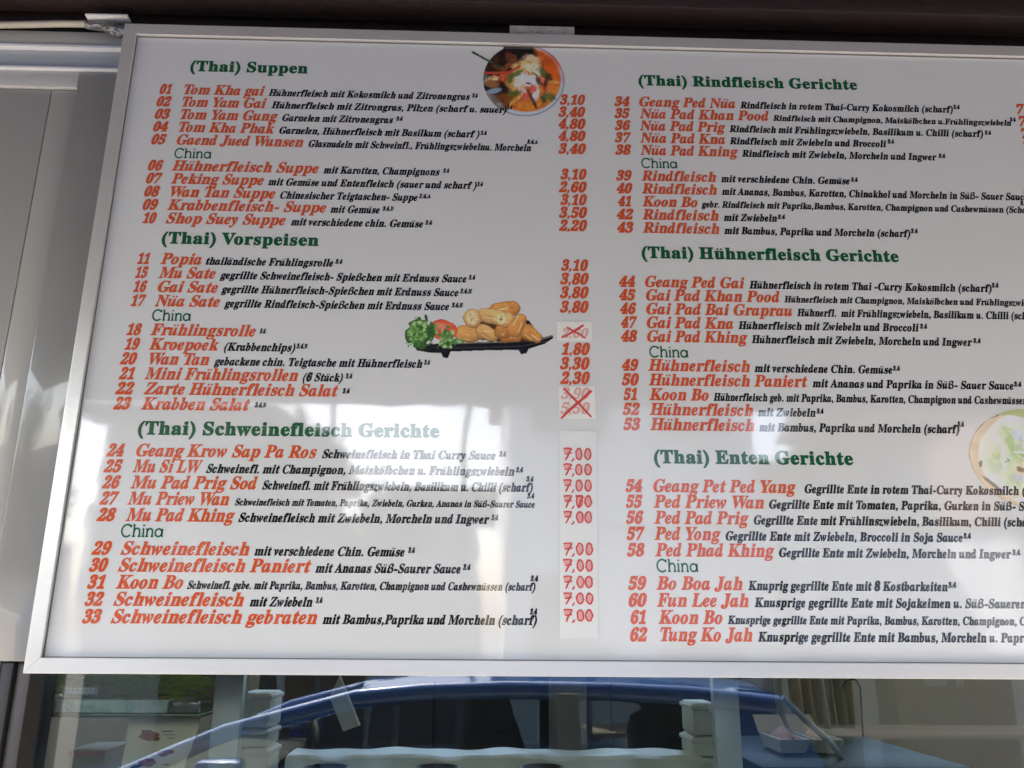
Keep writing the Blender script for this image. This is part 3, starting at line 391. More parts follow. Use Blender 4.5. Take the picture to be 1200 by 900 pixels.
(58, 107.2, 209.7, 237.3, 'Ped Phad Khing', 252.2, 434.4, 'Gegrillte Ente mit Zwiebeln, Morcheln und Ingwer', 440.8, 798.3, 0.52, '3,4', 800.0, 812.6, 0.0),
(59, 58.3, 210.0, 237.9, 'Bo Boa Jah', 252.1, 382.4, 'Knuprig gegrillte Ente mit 8 Kostbarkeiten', 390.0, 693.0, 0.52, '3,4', 694.1, 706.8, 0.0),
(60, 33.8, 210.0, 237.7, 'Fun Lee Jah', 251.9, 389.7, 'Knusprige gegrillte Ente mit Sojakeimen u. Süß-Sauerer Sauce', 397.8, 853.3, 0.52, '3,4', 853.5, 865.7, 0.0),
(61, 9.3, 212.3, 235.6, 'Koon Bo', 253.2, 348.9, 'Knusprige gegrillte Ente mit Paprika, Bambus, Karotten, Champignon, Cashewnüssen', 356.1, 882.8, 0.46, '3,4', 883.1, 895.2, 0.0),
(62, -15.2, 210.7, 236.8, 'Tung Ko Jah', 255.5, 391.8, 'Knusprige gegrillte Ente mit Bambus, Morcheln u. Paprika', 399.3, 820.3, 0.52, '3,4', 820.6, 832.6, 0.0),
]
HEADS = [
('(Thai) Suppen', 937.6, -533.4, -328.4, 0),
('(Thai) Vorspeisen', 607.7, -543.5, -286.5, 0),
('(Thai) Schweinefleisch Gerichte', 286.6, -541.5, -77.6, 0),
('(Thai) Rindfleisch Gerichte', 928.3, 255.2, 648.0, 0),
('(Thai) Hühnerfleisch Gerichte', 595.5, 249.2, 683.2, 0),
('(Thai) Enten Gerichte', 249.5, 256.2, 569.6, 0),
('China', 765.8, -541.3, -478.9, 1),
('China', 472.8, -542.9, -481.1, 1),
('China', 130.3, -546.8, -484.1, 1),
('China', 763.8, 254.4, 317.1, 1),
('China', 422.0, 255.5, 318.7, 1),
('China', 84.1, 253.6, 316.7, 1),
]
PRICES = [
('3,10', 886.2, 115.0, 159.8),
('3,40', 861.7, 112.1, 159.5),
('4,80', 838.0, 111.9, 159.8),
('4,80', 814.0, 111.8, 159.4),
('3,40', 789.0, 111.6, 159.7),
('3,10', 739.7, 114.8, 159.9),
('2,60', 715.3, 111.4, 159.8),
('3,10', 691.3, 114.4, 159.5),
('3,50', 667.4, 111.8, 159.7),
('2,20', 643.2, 111.1, 159.3),
('3,10', 571.0, 114.5, 159.6),
('3,80', 546.7, 112.5, 160.1),
('3,80', 522.6, 112.0, 159.7),
('3,80', 497.3, 111.8, 159.3),
('1,80', 425.0, 113.9, 160.0),
('3,30', 400.6, 111.2, 159.2),
('2,30', 376.5, 111.0, 159.2),
('7,00', 888.8, 930.0, 978.1),
('7,00', 864.3, 930.4, 979.4),
('7,00', 839.7, 930.8, 980.6),
('7,00', 815.1, 930.9, 981.0),
('7,00', 790.7, 931.5, 981.4),
]
HAND = [(114.4, 159.5, 254.4, 271.9), (114.2, 159.3, 230.4, 247.0), (113.9, 159.2, 205.3, 222.4), (113.7, 159.0, 181.1, 198.0), (113.5, 158.8, 157.1, 173.9), (113.0, 158.5, 109.3, 126.4), (112.8, 158.3, 85.5, 101.8), (112.6, 158.2, 61.2, 77.4), (112.4, 158.0, 37.9, 53.2), (112.2, 157.8, 13.6, 29.3)]

# ------------------------------------------------------------------ palette
paving = mat('paving', (0.215, 0.195, 0.17), 0.85, noise=(3.0, 0.6, (0.165, 0.15, 0.13)), bump=(60, 0.3))
asphalt = mat('asphalt', (0.06, 0.06, 0.06), 0.9, noise=(8, 0.6, (0.045, 0.045, 0.045)), bump=(200, 0.4))
white_lacquer = mat('white_lacquer', (0.62, 0.61, 0.57), 0.28, noise=(6, 0.35, (0.50, 0.49, 0.44)), bump=(30, 0.03))
panel_lacquer = mat('panel_lacquer', (0.50, 0.485, 0.43), 0.22, noise=(4, 0.5, (0.43, 0.415, 0.365), (1, 1, 0.25)), bump=(25, 0.05), coat=0.7)
grey_lacquer = mat('grey_lacquer', (0.31, 0.305, 0.28), 0.18, noise=(9, 0.35, (0.27, 0.265, 0.24)), bump=(22, 0.04), coat=0.8)
alu = mat('alu', (0.80, 0.785, 0.74), 0.32, metal=0.55, noise=(14, 0.4, (0.70, 0.68, 0.63), (0.15, 1, 1)), bump=(140, 0.03))
pale_rail = mat('pale_rail', (0.50, 0.52, 0.53), 0.3, noise=(7, 0.4, (0.42, 0.44, 0.45)))
edge_highlight = mat('edge_highlight', (0.85, 0.85, 0.83), 0.3)  # near-white strips painted as the highlights along the rails
shadow_line_dark = mat('shadow_line_dark', (0.16, 0.15, 0.135), 0.6)
dark_wood = mat('dark_wood', (0.016, 0.006, 0.005), 0.6, noise=(5, 0.8, (0.006, 0.003, 0.003), (0.2, 3, 3)), bump=(40, 0.3))
black_rubber = mat('black_rubber', (0.018, 0.017, 0.016), 0.45)
cable_white = mat('cable_white', (0.58, 0.53, 0.42), 0.5, noise=(25, 0.6, (0.42, 0.37, 0.28)))
tape_white = mat('tape_white', (0.78, 0.77, 0.74), 0.6)
tape_grey = mat('tape_grey', (0.22, 0.22, 0.22), 0.25, metal=0.5, noise=(60, 0.8, (0.08, 0.08, 0.08)), bump=(80, 0.8))
paper = mat('paper', (0.88, 0.85, 0.79), 0.7, noise=(40, 0.5, (0.80, 0.76, 0.69)))
tape_paper = mat('tape_paper', (0.80, 0.81, 0.77), 0.3, noise=(30, 0.3, (0.74, 0.75, 0.71)))
faint_mark = mat('faint_mark', (0.30, 0.28, 0.25), 0.8)

panel_white = acrylic('panel_white', (0.758, 0.762, 0.735))
ink_red = acrylic('ink_red', (0.70, 0.10, 0.022))
ink_black = acrylic('ink_black', (0.008, 0.008, 0.008))
ink_green = acrylic('ink_green', (0.006, 0.11, 0.038))
ink_light_green = acrylic('ink_light_green', (0.012, 0.15, 0.055))
ink_picture = acrylic('ink_picture', (0.5, 0.5, 0.5), attr=True)
marker_red = mat('marker_red', (0.66, 0.055, 0.04), 0.4)
marker_wash = mat('marker_wash', (0.76, 0.40, 0.36), 0.45)
ghost_red = mat('ghost_red', (0.74, 0.44, 0.38), 0.45)

# ------------------------------------------------------------------ ground
g = MB(); g.add([(-40, -4.75, 0), (40, -4.75, 0), (40, 30, 0), (-40, 30, 0)], [(0, 1, 2, 3)])
tag(g.build('pavement', paving), 'brownish paved square in front of the kiosk', kind='structure')
g = MB(); g.add([(-300, -300, -0.12), (300, -300, -0.12), (300, 300, -0.12), (-300, 300, -0.12)], [(0, 1, 2, 3)])
tag(g.build('ground', asphalt), 'dark asphalt street', kind='structure')
g = MB().box(-40, 40, -4.88, -4.75, -0.13, 0.012, 0.01)
tag(g.build('kerb', mat('kerb_stone', (0.4, 0.39, 0.37), 0.8)), 'stone kerb along the paved square', kind='structure')

# ------------------------------------------------------------------ kiosk
KX0, KX1, KY1 = -1.75, 2.5, 2.05
kiosk = tag(empty('snack_kiosk', (0.1, 0.06, 0)), 'pale metal snack kiosk with a wooden canopy and a serving window', 'kiosk')
YW = 0.06
# wall skin: panels left of the board, each with its own joint
def wall_panel(x0, x1, z0, z1, m, y0=YW, y1=YW + 0.03):
    return MB().box(x0, x1, y0, y1, z0, z1, 0.002).build('wall_panel', m, kiosk)
wall_panel(KX0, -0.8012, ZC - 0.050, ZC + 0.932, panel_lacquer)
wall_panel(-0.800, -0.7535, ZC - 0.050, ZC + 0.932, panel_lacquer)
MB().box(KX0, -0.7535, YW - 0.006, YW + 0.02, ZC + 0.9345, ZC + 0.968, 0.002).build('wall_trim', white_lacquer, kiosk)
MB().box(-0.752, -0.60, YW - 0.008, YW + 0.03, ZC - 0.051, ZC + 0.966, 0.003).build('wall_post', grey_lacquer, kiosk)
MB().box(KX0, -0.60, YW - 0.012, YW + 0.02, ZC + 0.9685, ZC + 0.974, 0.001).build('wall_trim', edge_highlight, kiosk)
MB().box(KX0, -0.60, YW - 0.004, YW + 0.02, ZC + 0.9745, ZC + 1.012, 0.001).build('wall_trim', pale_rail, kiosk)
MB().box(KX0, -0.60, YW - 0.014, YW + 0.02, ZC + 1.0125, ZC + 1.019, 0.001).build('wall_trim', edge_highlight, kiosk)
MB().box(KX0, -0.60, YW - 0.010, YW + 0.02, ZC + 1.0195, ZC + 1.050, 0.002).build('wall_trim', panel_lacquer, kiosk)
MB().box(-0.60, KX1, YW + 0.002, YW + 0.03, ZC - 0.051, ZC + 1.05, 0).build('wall_panel', panel_lacquer, kiosk)
MB().box(KX0, KX1, YW + 0.01, YW + 0.04, ZC + 1.0505, 2.90, 0).build('wall_panel', dark_wood, kiosk)
MB().box(KX0, KX1, YW, YW + 0.04, 0.05, 0.72, 0.003).build('wall_panel', panel_lacquer, kiosk)
MB().box(KX0, -0.7265, YW, YW + 0.04, 0.7205, ZC - 0.0515, 0.002).build('wall_panel', white_lacquer, kiosk)
# inside skin
inner = mat('inner_wall', (0.74, 0.70, 0.61), 0.45, noise=(2.5, 0.5, (0.64, 0.59, 0.49)))
floor_in = mat('inner_floor', (0.35, 0.33, 0.30), 0.6)
MB().box(KX0, KX1, KY1, KY1 + 0.04, 0.05, 1.68).build('back_wall', inner, kiosk)
MB().box(KX0, KX1, KY1, KY1 + 0.04, 2.56, 2.60).build('back_wall', inner, kiosk)
for x in (KX0 + .03, -.55, .65, KX1 - .03):  # unseen rear opening added to let daylight into the kiosk
    MB().box(x - .03, x + .03, KY1, KY1 + .04, 1.6805, 2.5595, .003).build('light_gap_post', white_lacquer, kiosk)
MB().box(KX0 - 0.04, KX0, YW, KY1 + 0.04, 0.05, 2.60).build('side_wall', inner, kiosk)
MB().box(KX1, KX1 + 0.04, YW, KY1 + 0.04, 0.05, 2.60).build('side_wall', inner, kiosk)
MB().box(KX0 - 0.04, KX1 + 0.04, YW + 0.04, KY1 + 0.04, 2.60, 2.66).build('ceiling', inner, kiosk)
MB().box(KX0, KX1, YW, KY1, 0.01, 0.05).build('floor', floor_in, kiosk)
# window frame: rubber jamb, struts, sill
MB().box(-0.726, -0.706, YW + 0.004, YW + 0.10, 0.722, ZC - 0.052, 0.003).build('window_gasket', black_rubber, kiosk)
MB().box(-0.7055, -0.683, YW + 0.012, YW + 0.10, 0.722, ZC - 0.052, 0.003).build('window_jamb', mat('brown_jamb', (0.05, 0.042, 0.036), 0.4), kiosk)
MB().box(KX0, KX1, YW + 0.001, YW + 0.34, 0.721, 0.745, 0.003).build('window_sill', pale_rail, kiosk)
strut_m = mat('strut_lacquer', (0.50, 0.55, 0.53), 0.3, noise=(8, 0.3, (0.43, 0.48, 0.46)))
for pa, pb, yy in ((247, 281, 0.14), (838, 868, 0.14)):
    a = at(pa, 850, yy); b = at(pb, 850, yy)
    MB().box(a.x, b.x, yy, yy + 0.02, 0.746, ZC + 0.02, 0.002).build('window_strut', strut_m, kiosk)
glass = window_glass('window_glass', (0.92, 0.95, 0.91), 1.75)
gp = MB().box(-0.684, KX1 - 0.01, YW + 0.06, YW + 0.068, 0.746, ZC + 0.02)
gp.build('window_pane', glass, kiosk)
# canopy
for k in range(13):
    y1 = 0.07 - k * 0.165
    y0 = y1 - 0.160
    za, zb = 2.80 + 0.125 * (y1 - 0.07), 2.80 + 0.125 * (y0 - 0.07)
    m_ = MB().add([(-2.6, y0, zb), (3.3, y0, zb), (3.3, y1, za), (-2.6, y1, za), (-2.6, y0, zb + 0.022), (3.3, y0, zb + 0.022), (3.3, y1, za + 0.022), (-2.6, y1, za + 0.022)],
                  [(0, 1, 2, 3), (7, 6, 5, 4), (0, 4, 5, 1), (1, 5, 6, 2), (2, 6, 7, 3), (3, 7, 4, 0)])
    m_.build('canopy_board', dark_wood, kiosk)
MB().box(-2.6, 3.3, -0.012, 0.045, 2.735, 2.786, 0.004).build('canopy_batten', dark_wood, kiosk)
MB().box(-2.6, 3.3, -2.12, -2.08, 2.535, 2.64, 0.004).build('canopy_fascia', dark_wood, kiosk)
for x in (-2.3, -1.2, -0.1, 1.0, 2.1, 3.15):
    MB().add([(x, -2.078, 2.555), (x + .05, -2.078, 2.555), (x + .05, 0.05, 2.822), (x, 0.05, 2.822), (x, -2.078, 2.625), (x + .05, -2.078, 2.625), (x + .05, 0.05, 2.892), (x, 0.05, 2.892)],
             [(0, 1, 2, 3), (7, 6, 5, 4), (0, 4, 5, 1), (1, 5, 6, 2), (2, 6, 7, 3), (3, 7, 4, 0)]).build('canopy_rafter', dark_wood, kiosk)
MB().add([(-2.65, -2.2, 2.63), (3.35, -2.2, 2.63), (3.35, KY1 + .3, 3.16), (-2.65, KY1 + .3, 3.16), (-2.65, -2.2, 2.66), (3.35, -2.2, 2.66), (3.35, KY1 + .3, 3.19), (-2.65, KY1 + .3, 3.19)],
         [(0, 1, 2, 3), (7, 6, 5, 4), (0, 4, 5, 1), (1, 5, 6, 2), (2, 6, 7, 3), (3, 7, 4, 0)]).build('roof', dark_wood, kiosk)

# ------------------------------------------------------------------ menu board
board = tag(empty('menu_board', (0, 0, ZC)), 'large white menu board in a pale metal frame with red, green and black lettering', 'menu board')
UL, UR, VB, VT = -0.6545, 1.105, -0.0645, 1.0245
WR = 0.0215
il, ir, ib, it = UL + WR, UR - WR, VB + WR, VT - WR
def bev(o, wd):
    b = o.modifiers.new('bevel', 'BEVEL'); b.width = wd; b.segments = 2; b.limit_method = 'ANGLE'
    return o
e = 0.0003
for poly in (((UL, VT), (UR, VT), (ir, it), (il, it)), ((UL, VB), (il, ib), (ir, ib), (UR, VB)),
             ((UL, VB + e), (UL, VT - e), (il, it - e), (il, ib + e)), ((UR, VB + e), (ir, ib + e), (ir, it - e), (UR, VT - e))):
    o = MB().prism([(a, b + ZC) for a, b in poly], -0.008, 0.046).build('frame_rail', alu, board)
    bev(o, 0.0008)
MB().box(il - 0.005, ir + 0.005, 0.0, 0.012, ZC + ib - 0.005, ZC + it + 0.005).build('display_panel', panel_white, board)
for a in ((il, ir, it - 0.0014, it), (il, ir, ib, ib + 0.0012)):  # dark strips stand in for the shadow gap inside the frame
    MB().box(a[0], a[1], -0.0022, -0.0001, ZC + a[2], ZC + a[3]).build('panel_shadow_line', shadow_line_dark, board)
for a in ((il, il + 0.0013), (ir - 0.0013, ir)):
    MB().box(a[0], a[1], -0.0022, -0.0001, ZC + ib + 0.0013, ZC + it - 0.0015).build('panel_shadow_line', shadow_line_dark, board)

# ---- lettering
EM = 500.0
def parse(s):
    p = s.split('|')
    return float(p[0]) / EM, [[tuple(float(t) / EM for t in q.split(',')) for q in c.split()] for c in p[1:]]
_cache = {}
def glyph(key, offset):
    k_ = (key, offset)
    if k_ in _cache: return _cache[k_]
    adv, cons = parse(GLYPHS[key])
    if key == 'bß':
        cons = [[(x, max(y, 0.0)) for x, y in c] for c in cons]
    cu = bpy.data.curves.new('glyph', 'CURVE'); cu.dimensions = '2D'; cu.fill_mode = 'BOTH'
    for c in cons:
        sp = cu.splines.new('POLY'); sp.points.add(len(c) - 1)
        for q, (x, y) in zip(sp.points, c): q.co = (x, y, 0, 1)
        sp.use_cyclic_u = True
    ob = bpy.data.objects.new('glyph', cu)
    me = bpy.data.meshes.new_from_object(ob)
    V = [np.array([(v.co[0], v.co[1], 0.0) for v in me.vertices]).reshape(-1, 3)]
    F = [tuple(p.vertices) for p in me.polygons]
    bpy.data.objects.remove(ob); bpy.data.curves.remove(cu); bpy.data.meshes.remove(me)
    # the pen: a rim of even width round every outline makes the letter bolder
    area = lambda p: 0.5 * np.sum(p[:, 0] * np.roll(p[:, 1], -1) - np.roll(p[:, 0], -1) * p[:, 1])
    polys = [np.array(c) for c in cons]
    sgn = np.sign(area(max(polys, key=lambda p: abs(area(p)))))
    n0 = len(V[0])
    for p in polys:
        d = np.roll(p, -1, 0) - p; d /= np.linalg.norm(d, axis=1)[:, None] + 1e-9
        nrm = np.c_[d[:, 1], -d[:, 0]] * sgn
        a = nrm + np.roll(nrm, 1, 0); L = np.linalg.norm(a, axis=1)[:, None] + 1e-9
        a = a / L * np.minimum(2.0 / L, 1.5) * offset
        m = len(p)
        V.append(np.c_[np.concatenate([p, p + a]), np.full(2 * m, 1.0)])
        F += [(n0 + k, n0 + m + k, n0 + m + (k + 1) % m, n0 + (k + 1) % m) for k in range(m)]
        n0 += 2 * m
    _cache[k_] = (adv, np.concatenate(V), F)
    return _cache[k_]
ITALIC = set('aeuvwyzcoxdqb')
def oct_dot(cx, cy, r):
    a = np.arange(10) * 2 * math.pi / 10
    return np.c_[cx + r * np.cos(a), cy + r * np.sin(a), np.zeros(10)], [tuple(range(10))]
def text_shape(s, slant, offset):
    """outline of a line of print in em units: list of (verts, faces)"""
    x = 0.0; parts = []
    prev = ''
    for ch in s:
        if ch == ' ':
            x += 0.25; prev = ch; continue
        base = {'ü': 'u', 'ö': 'o', 'ä': 'a'}.get(ch, ch)
        ital = slant and base in ITALIC and ('i' + base) in GLYPHS
        adv, V, F = glyph(('i' if ital else 'b') + base, offset + (0.020 if base in '0123456789' else 0.0))
        V = V.copy()
        if ch in '(),.-': adv, V = adv * 1.05, V * [1.05, 1.0, 1.0]
        sh = 0.26 if (slant and not ital) else 0.0
        V[:, 0] += sh * (V[:, 1] - 0.20)
        if prev and prev in 'TYVW' and base in 'aou': x -= 0.07
        V[:, 0] += x
        parts.append((V, F))
        if base != ch:
            cx = x + adv * 0.5 + (0.26 * 0.6 - 0.02 if slant else 0.0)
            for dx in (-0.095, 0.095):
                dv, df = oct_dot(cx + dx, 0.60, 0.062)
                parts.append((dv, df))
        if slant and ch == 'f': x += 0.055
        x += adv + 1.2 * offset + (0.0 if slant else 0.006)
        prev = base
    return parts
def merge(parts):
    Vs, Fs, n = [], [], 0
    for V, F in parts:
        if V.shape[1] == 2: V = np.c_[V, np.zeros(len(V))]
        Vs.append(V); Fs += [tuple(i + n for i in f) for f in F]; n += len(V)
    return np.concatenate(Vs), Fs
KSL = 0.003       # the print runs a hair out of square with the frame
def flat(name, V, F, m, lift, parent=None, smooth=False):
    me = bpy.data.meshes.new(name)
    me.from_pydata([(p[0], -lift - (0.00003 * p[2] if len(p) > 2 else 0.0), p[1]) for p in V], [], F)
    me.materials.append(m)
    o = bpy.data.objects.new(name, me)
    return link(o, parent or board)
def print_line(name, s, u0, u1, v, cap, m, slant=True, offset=0.008, lift=0.0004, parts=None):
    V, F = merge(parts or text_shape(s, slant, offset))
    lo, hi = V[:, 0].min(), V[:, 0].max()
    sx = (u1 - u0) / (hi - lo)
    sy = cap / 0.665
    U = (u0 + (V[:, 0] - lo) * sx)
    return flat(name, np.c_[np.c_[U, v + KSL * U + V[:, 1] * sy] / 1000, V[:, 2]], F, m, lift)
PITCH = 24.4
for (n, v, a0, a1, nm, b0, b1, ds, d0, d1, dsz, sup, s0, s1, up) in ROWS:
    print_line('dish_number', '%02d' % n, a0, a1, v, PITCH * 0.70, ink_red, offset=0.022)
    print_line('dish_name', nm, b0, b1, v, PITCH * 0.755, ink_red, offset=0.022)
    if ds:
        print_line('dish_description', ds, d0, d1, v, PITCH * dsz, ink_black, offset=0.028)
    print_line('additive_note', sup, s0, s1, v + PITCH * 0.22 + up, PITCH * 0.29, ink_black, offset=0.036)
# thin slab letters of the subheadings
def ribbon(pts, wd):
    P = np.array(pts, float); n = len(P)
    T = np.zeros_like(P)
    for i in range(n):
        t = P[min(i + 1, n - 1)] - P[max(i - 1, 0)]
        T[i] = t / (np.linalg.norm(t) + 1e-9)
    N = np.c_[-T[:, 1], T[:, 0]]
    wd = np.broadcast_to(np.asarray(wd, float), (n,))[:, None] / 2
    V = np.concatenate([P + N * wd, P - N * wd])
    F = [(i, n + i, n + i + 1, i + 1) for i in range(n - 1)]
    return V, F
def arc(cx, cy, rx, ry, a0, a1, n=16):
    return [(cx + rx * math.cos(R(a0 + (a1 - a0) * i / n)), cy + ry * math.sin(R(a0 + (a1 - a0) * i / n))) for i in range(n + 1)]
def china():
    w_ = 0.105; P = []
    P.append(ribbon(arc(0.36, 0.34, 0.31, 0.34, 42, 318, 22), w_)); P.append(ribbon([(0.60, 0.52), (0.60, 0.67)], w_ * .9))
    x = 0.74
    P.append(ribbon([(x + .06, 0.03), (x + .06, 0.70)], w_)); P.append(ribbon([(x - .03, .68), (x + .06, .68)], w_ * .8)); P.append(ribbon([(x - .03, .025), (x + .16, .025)], w_ * .8))
    P.append(ribbon(arc(x + .24, 0.30, 0.17, 0.17, 180, 0, 12) + [(x + .41, 0.03)], w_)); P.append(ribbon([(x + .32, .025), (x + .50, .025)], w_ * .8))
    x = 1.30
    P.append(ribbon([(x + .08, 0.03), (x + .08, 0.46)], w_)); P.append(ribbon([(x, .45), (x + .08, .45)], w_ * .8)); P.append(ribbon([(x, .025), (x + .17, .025)], w_ * .8)); P.append(ribbon([(x + .08, .60), (x + .08, .68)], w_ * 1.2))
    x = 1.53
    P.append(ribbon([(x + .08, 0.03), (x + .08, 0.46)], w_)); P.append(ribbon([(x, .45), (x + .08, .45)], w_ * .8)); P.append(ribbon([(x, .025), (x + .17, .025)], w_ * .8))
    P.append(ribbon(arc(x + .25, 0.29, 0.16, 0.17, 180, 0, 12) + [(x + .41, 0.03)], w_)); P.append(ribbon([(x + .33, .025), (x + .50, .025)], w_ * .8))
    x = 2.10
    P.append(ribbon(arc(x + .22, 0.235, 0.205, 0.215, 0, 360, 22), w_)); P.append(ribbon([(x + .43, 0.03), (x + .43, 0.46)], w_)); P.append(ribbon([(x + .43, .025), (x + .51, .025)], w_ * .8))
    return P
CH = china()
for s, v, u0, u1, light in HEADS:
    if light:
        print_line('subheading', s, u0, u1, v, PITCH * 0.72, ink_light_green, parts=CH)
    else:
        print_line('section_heading', s, u0, u1, v, PITCH * 0.80, ink_green, slant=False, offset=0.030)
for s, v, u0, u1 in PRICES:
    U = (u0 + u1) / 2
    print_line('price', s, u0, u1, v - KSL * U, PITCH * 0.72, ink_red, offset=0.022)

# ---- paper patches with crossed-out and handwritten prices
def patch(q, m, lift=0.0012):
    V = [(a / 1000, -lift, b / 1000) for a, b in q] + [(a / 1000, -0.0005, b / 1000) for a, b in q]
    me = bpy.data.meshes.new('price_sticker')
    me.from_pydata(V, [], [(0, 3, 2, 1), (0, 1, 5, 4), (1, 2, 6, 5), (2, 3, 7, 6), (3, 0, 4, 7)])
    me.materials.append(m)
    return link(bpy.data.objects.new('price_sticker', me), board)
s1 = patch(((107, 481), (164, 481), (165, 449), (107, 449)), paper)
s2 = patch(((108.5, 371), (166, 373), (167.5, 319.5), (109, 319)), paper)
s3 = patch(((109.5, 300), (167.5, 298.5), (164, -10.5), (107.5, -12)), tape_paper)
s1['label'] = 'small paper patch with one crossed-out price'
s2['label'] = 'square paper patch with two crossed-out prices'
s3['label'] = 'long tape strip with red handwritten prices'
def on_sticker(name, parts, m, st, lift):
    V, F = merge(parts)
    o = flat(name, V * [.001, .001, 1], F, m, lift, st)
    return o
def place(parts, u0, v0, cap, width=None):
    V, F = merge(parts); lo, hi = V[:, 0].min(), V[:, 0].max()
    sy = cap / 0.665; sx = sy if width is None else width / (hi - lo)
    return np.c_[u0 + (V[:, 0] - lo) * sx, v0 + V[:, 1] * sy, V[:, 2]], F
on_sticker('printed_price', [place(text_shape('2,60', True, .004), 113, 453, 15, 45)], ghost_red, s1, 0.0014)
on_sticker('cross_stroke', [ribbon([(114, 452.5), (126, 459), (138, 466.5), (150, 475)], [2.2, 3.2, 4.0, 3.2])], marker_red, s1, 0.0016)
on_sticker('cross_stroke', [ribbon([(123, 471), (134, 464), (145, 458), (153, 452)], [2.6, 3.0, 2.8, 2.0])], marker_red, s1, 0.0017)
on_sticker('printed_price', [place(text_shape('3,90', True, .004), 112, 351, 17, 46)], ghost_red, s2, 0.0014)
on_sticker('printed_price', [place(text_shape('5,50', True, .004), 111, 327, 17, 47)], ghost_red, s2, 0.0014)
on_sticker('cross_stroke', [ribbon([(112, 318.5), (126, 333), (144, 349), (161, 365)], [3.0, 4.6, 4.2, 4.6])], marker_red, s2, 0.0016)
on_sticker('cross_stroke', [ribbon([(117, 368), (131, 353), (147, 336), (160, 321.5)], [2.8, 3.8, 3.2, 3.0])], marker_red, s2, 0.0017)
rh = random.Random(3)
def hand_price(u0, u1, v0, v1, i):
    W_, H_ = u1 - u0, v1 - v0
    def q(pts):
        return [(u0 + (a + rh.uniform(-.012, .012)) * W_, v0 + (b + rh.uniform(-.02, .02)) * H_) for a, b in pts]
    st = [([(0.02, .92), (.15, .97), (.30, .95)], 2.6), ([(.30, .95), (.24, .62), (.17, .28), (.10, -.12)], 2.7), ([(.08, .46), (.20, .50), (.31, .53)], 2.2),
          ([(.36, .10), (.36, -.04), (.30, -.22)], 2.6)]
    fills = []
    for cx in (.56, .86):
        cx += rh.uniform(-.015, .015)
        if i == 3 and cx < .7:
            st.append(([(.44, .92), (.56, .96), (.68, .94)], 3.2)); st.append(([(.68, .94), (.60, .5), (.54, -.15)], 3.4))
        st.append((arc(cx, .46, .105, .50, 100, 470, 18), 2.5))
        fills.append([(u0 + a * W_, v0 + b * H_) for a, b in arc(cx, .46, .10, .48, 0, 344, 14)])
    fills.append(q([(.02, .93), (.30, .95), (.22, .35), (.05, .42)]))
    return [ribbon(q(p_), [w_ * rh.uniform(.75, 1.1) for _ in p_]) for p_, w_ in st], [(np.array(f), [tuple(range(len(f)))]) for f in fills]
for i, (u0, u1, v0, v1) in enumerate(HAND):
    st, fl = hand_price(u0, u1, v0, v1, i)
    V, F = merge(st)
    n0 = len(F)
    V2, F2 = merge(fl)
    o = flat('handwritten_price', np.concatenate([V, V2])[:, :2] / 1000, F + [tuple(k + len(V) for k in f) for f in F2], marker_red, 0.0016, s3)
    o.data.materials.append(marker_wash)
    off = 0
    for k, p in enumerate(o.data.polygons):
        if k >= n0: p.material_index = 1
    # strokes sit above the wash, and each stroke a hair above the one before
    cnt = 0
    for j, (sv, sf) in enumerate(st):
        for t in range(len(sv)):
            o.data.vertices[cnt + t].co.y -= 0.0001 + 0.00003 * j
        cnt += len(sv)

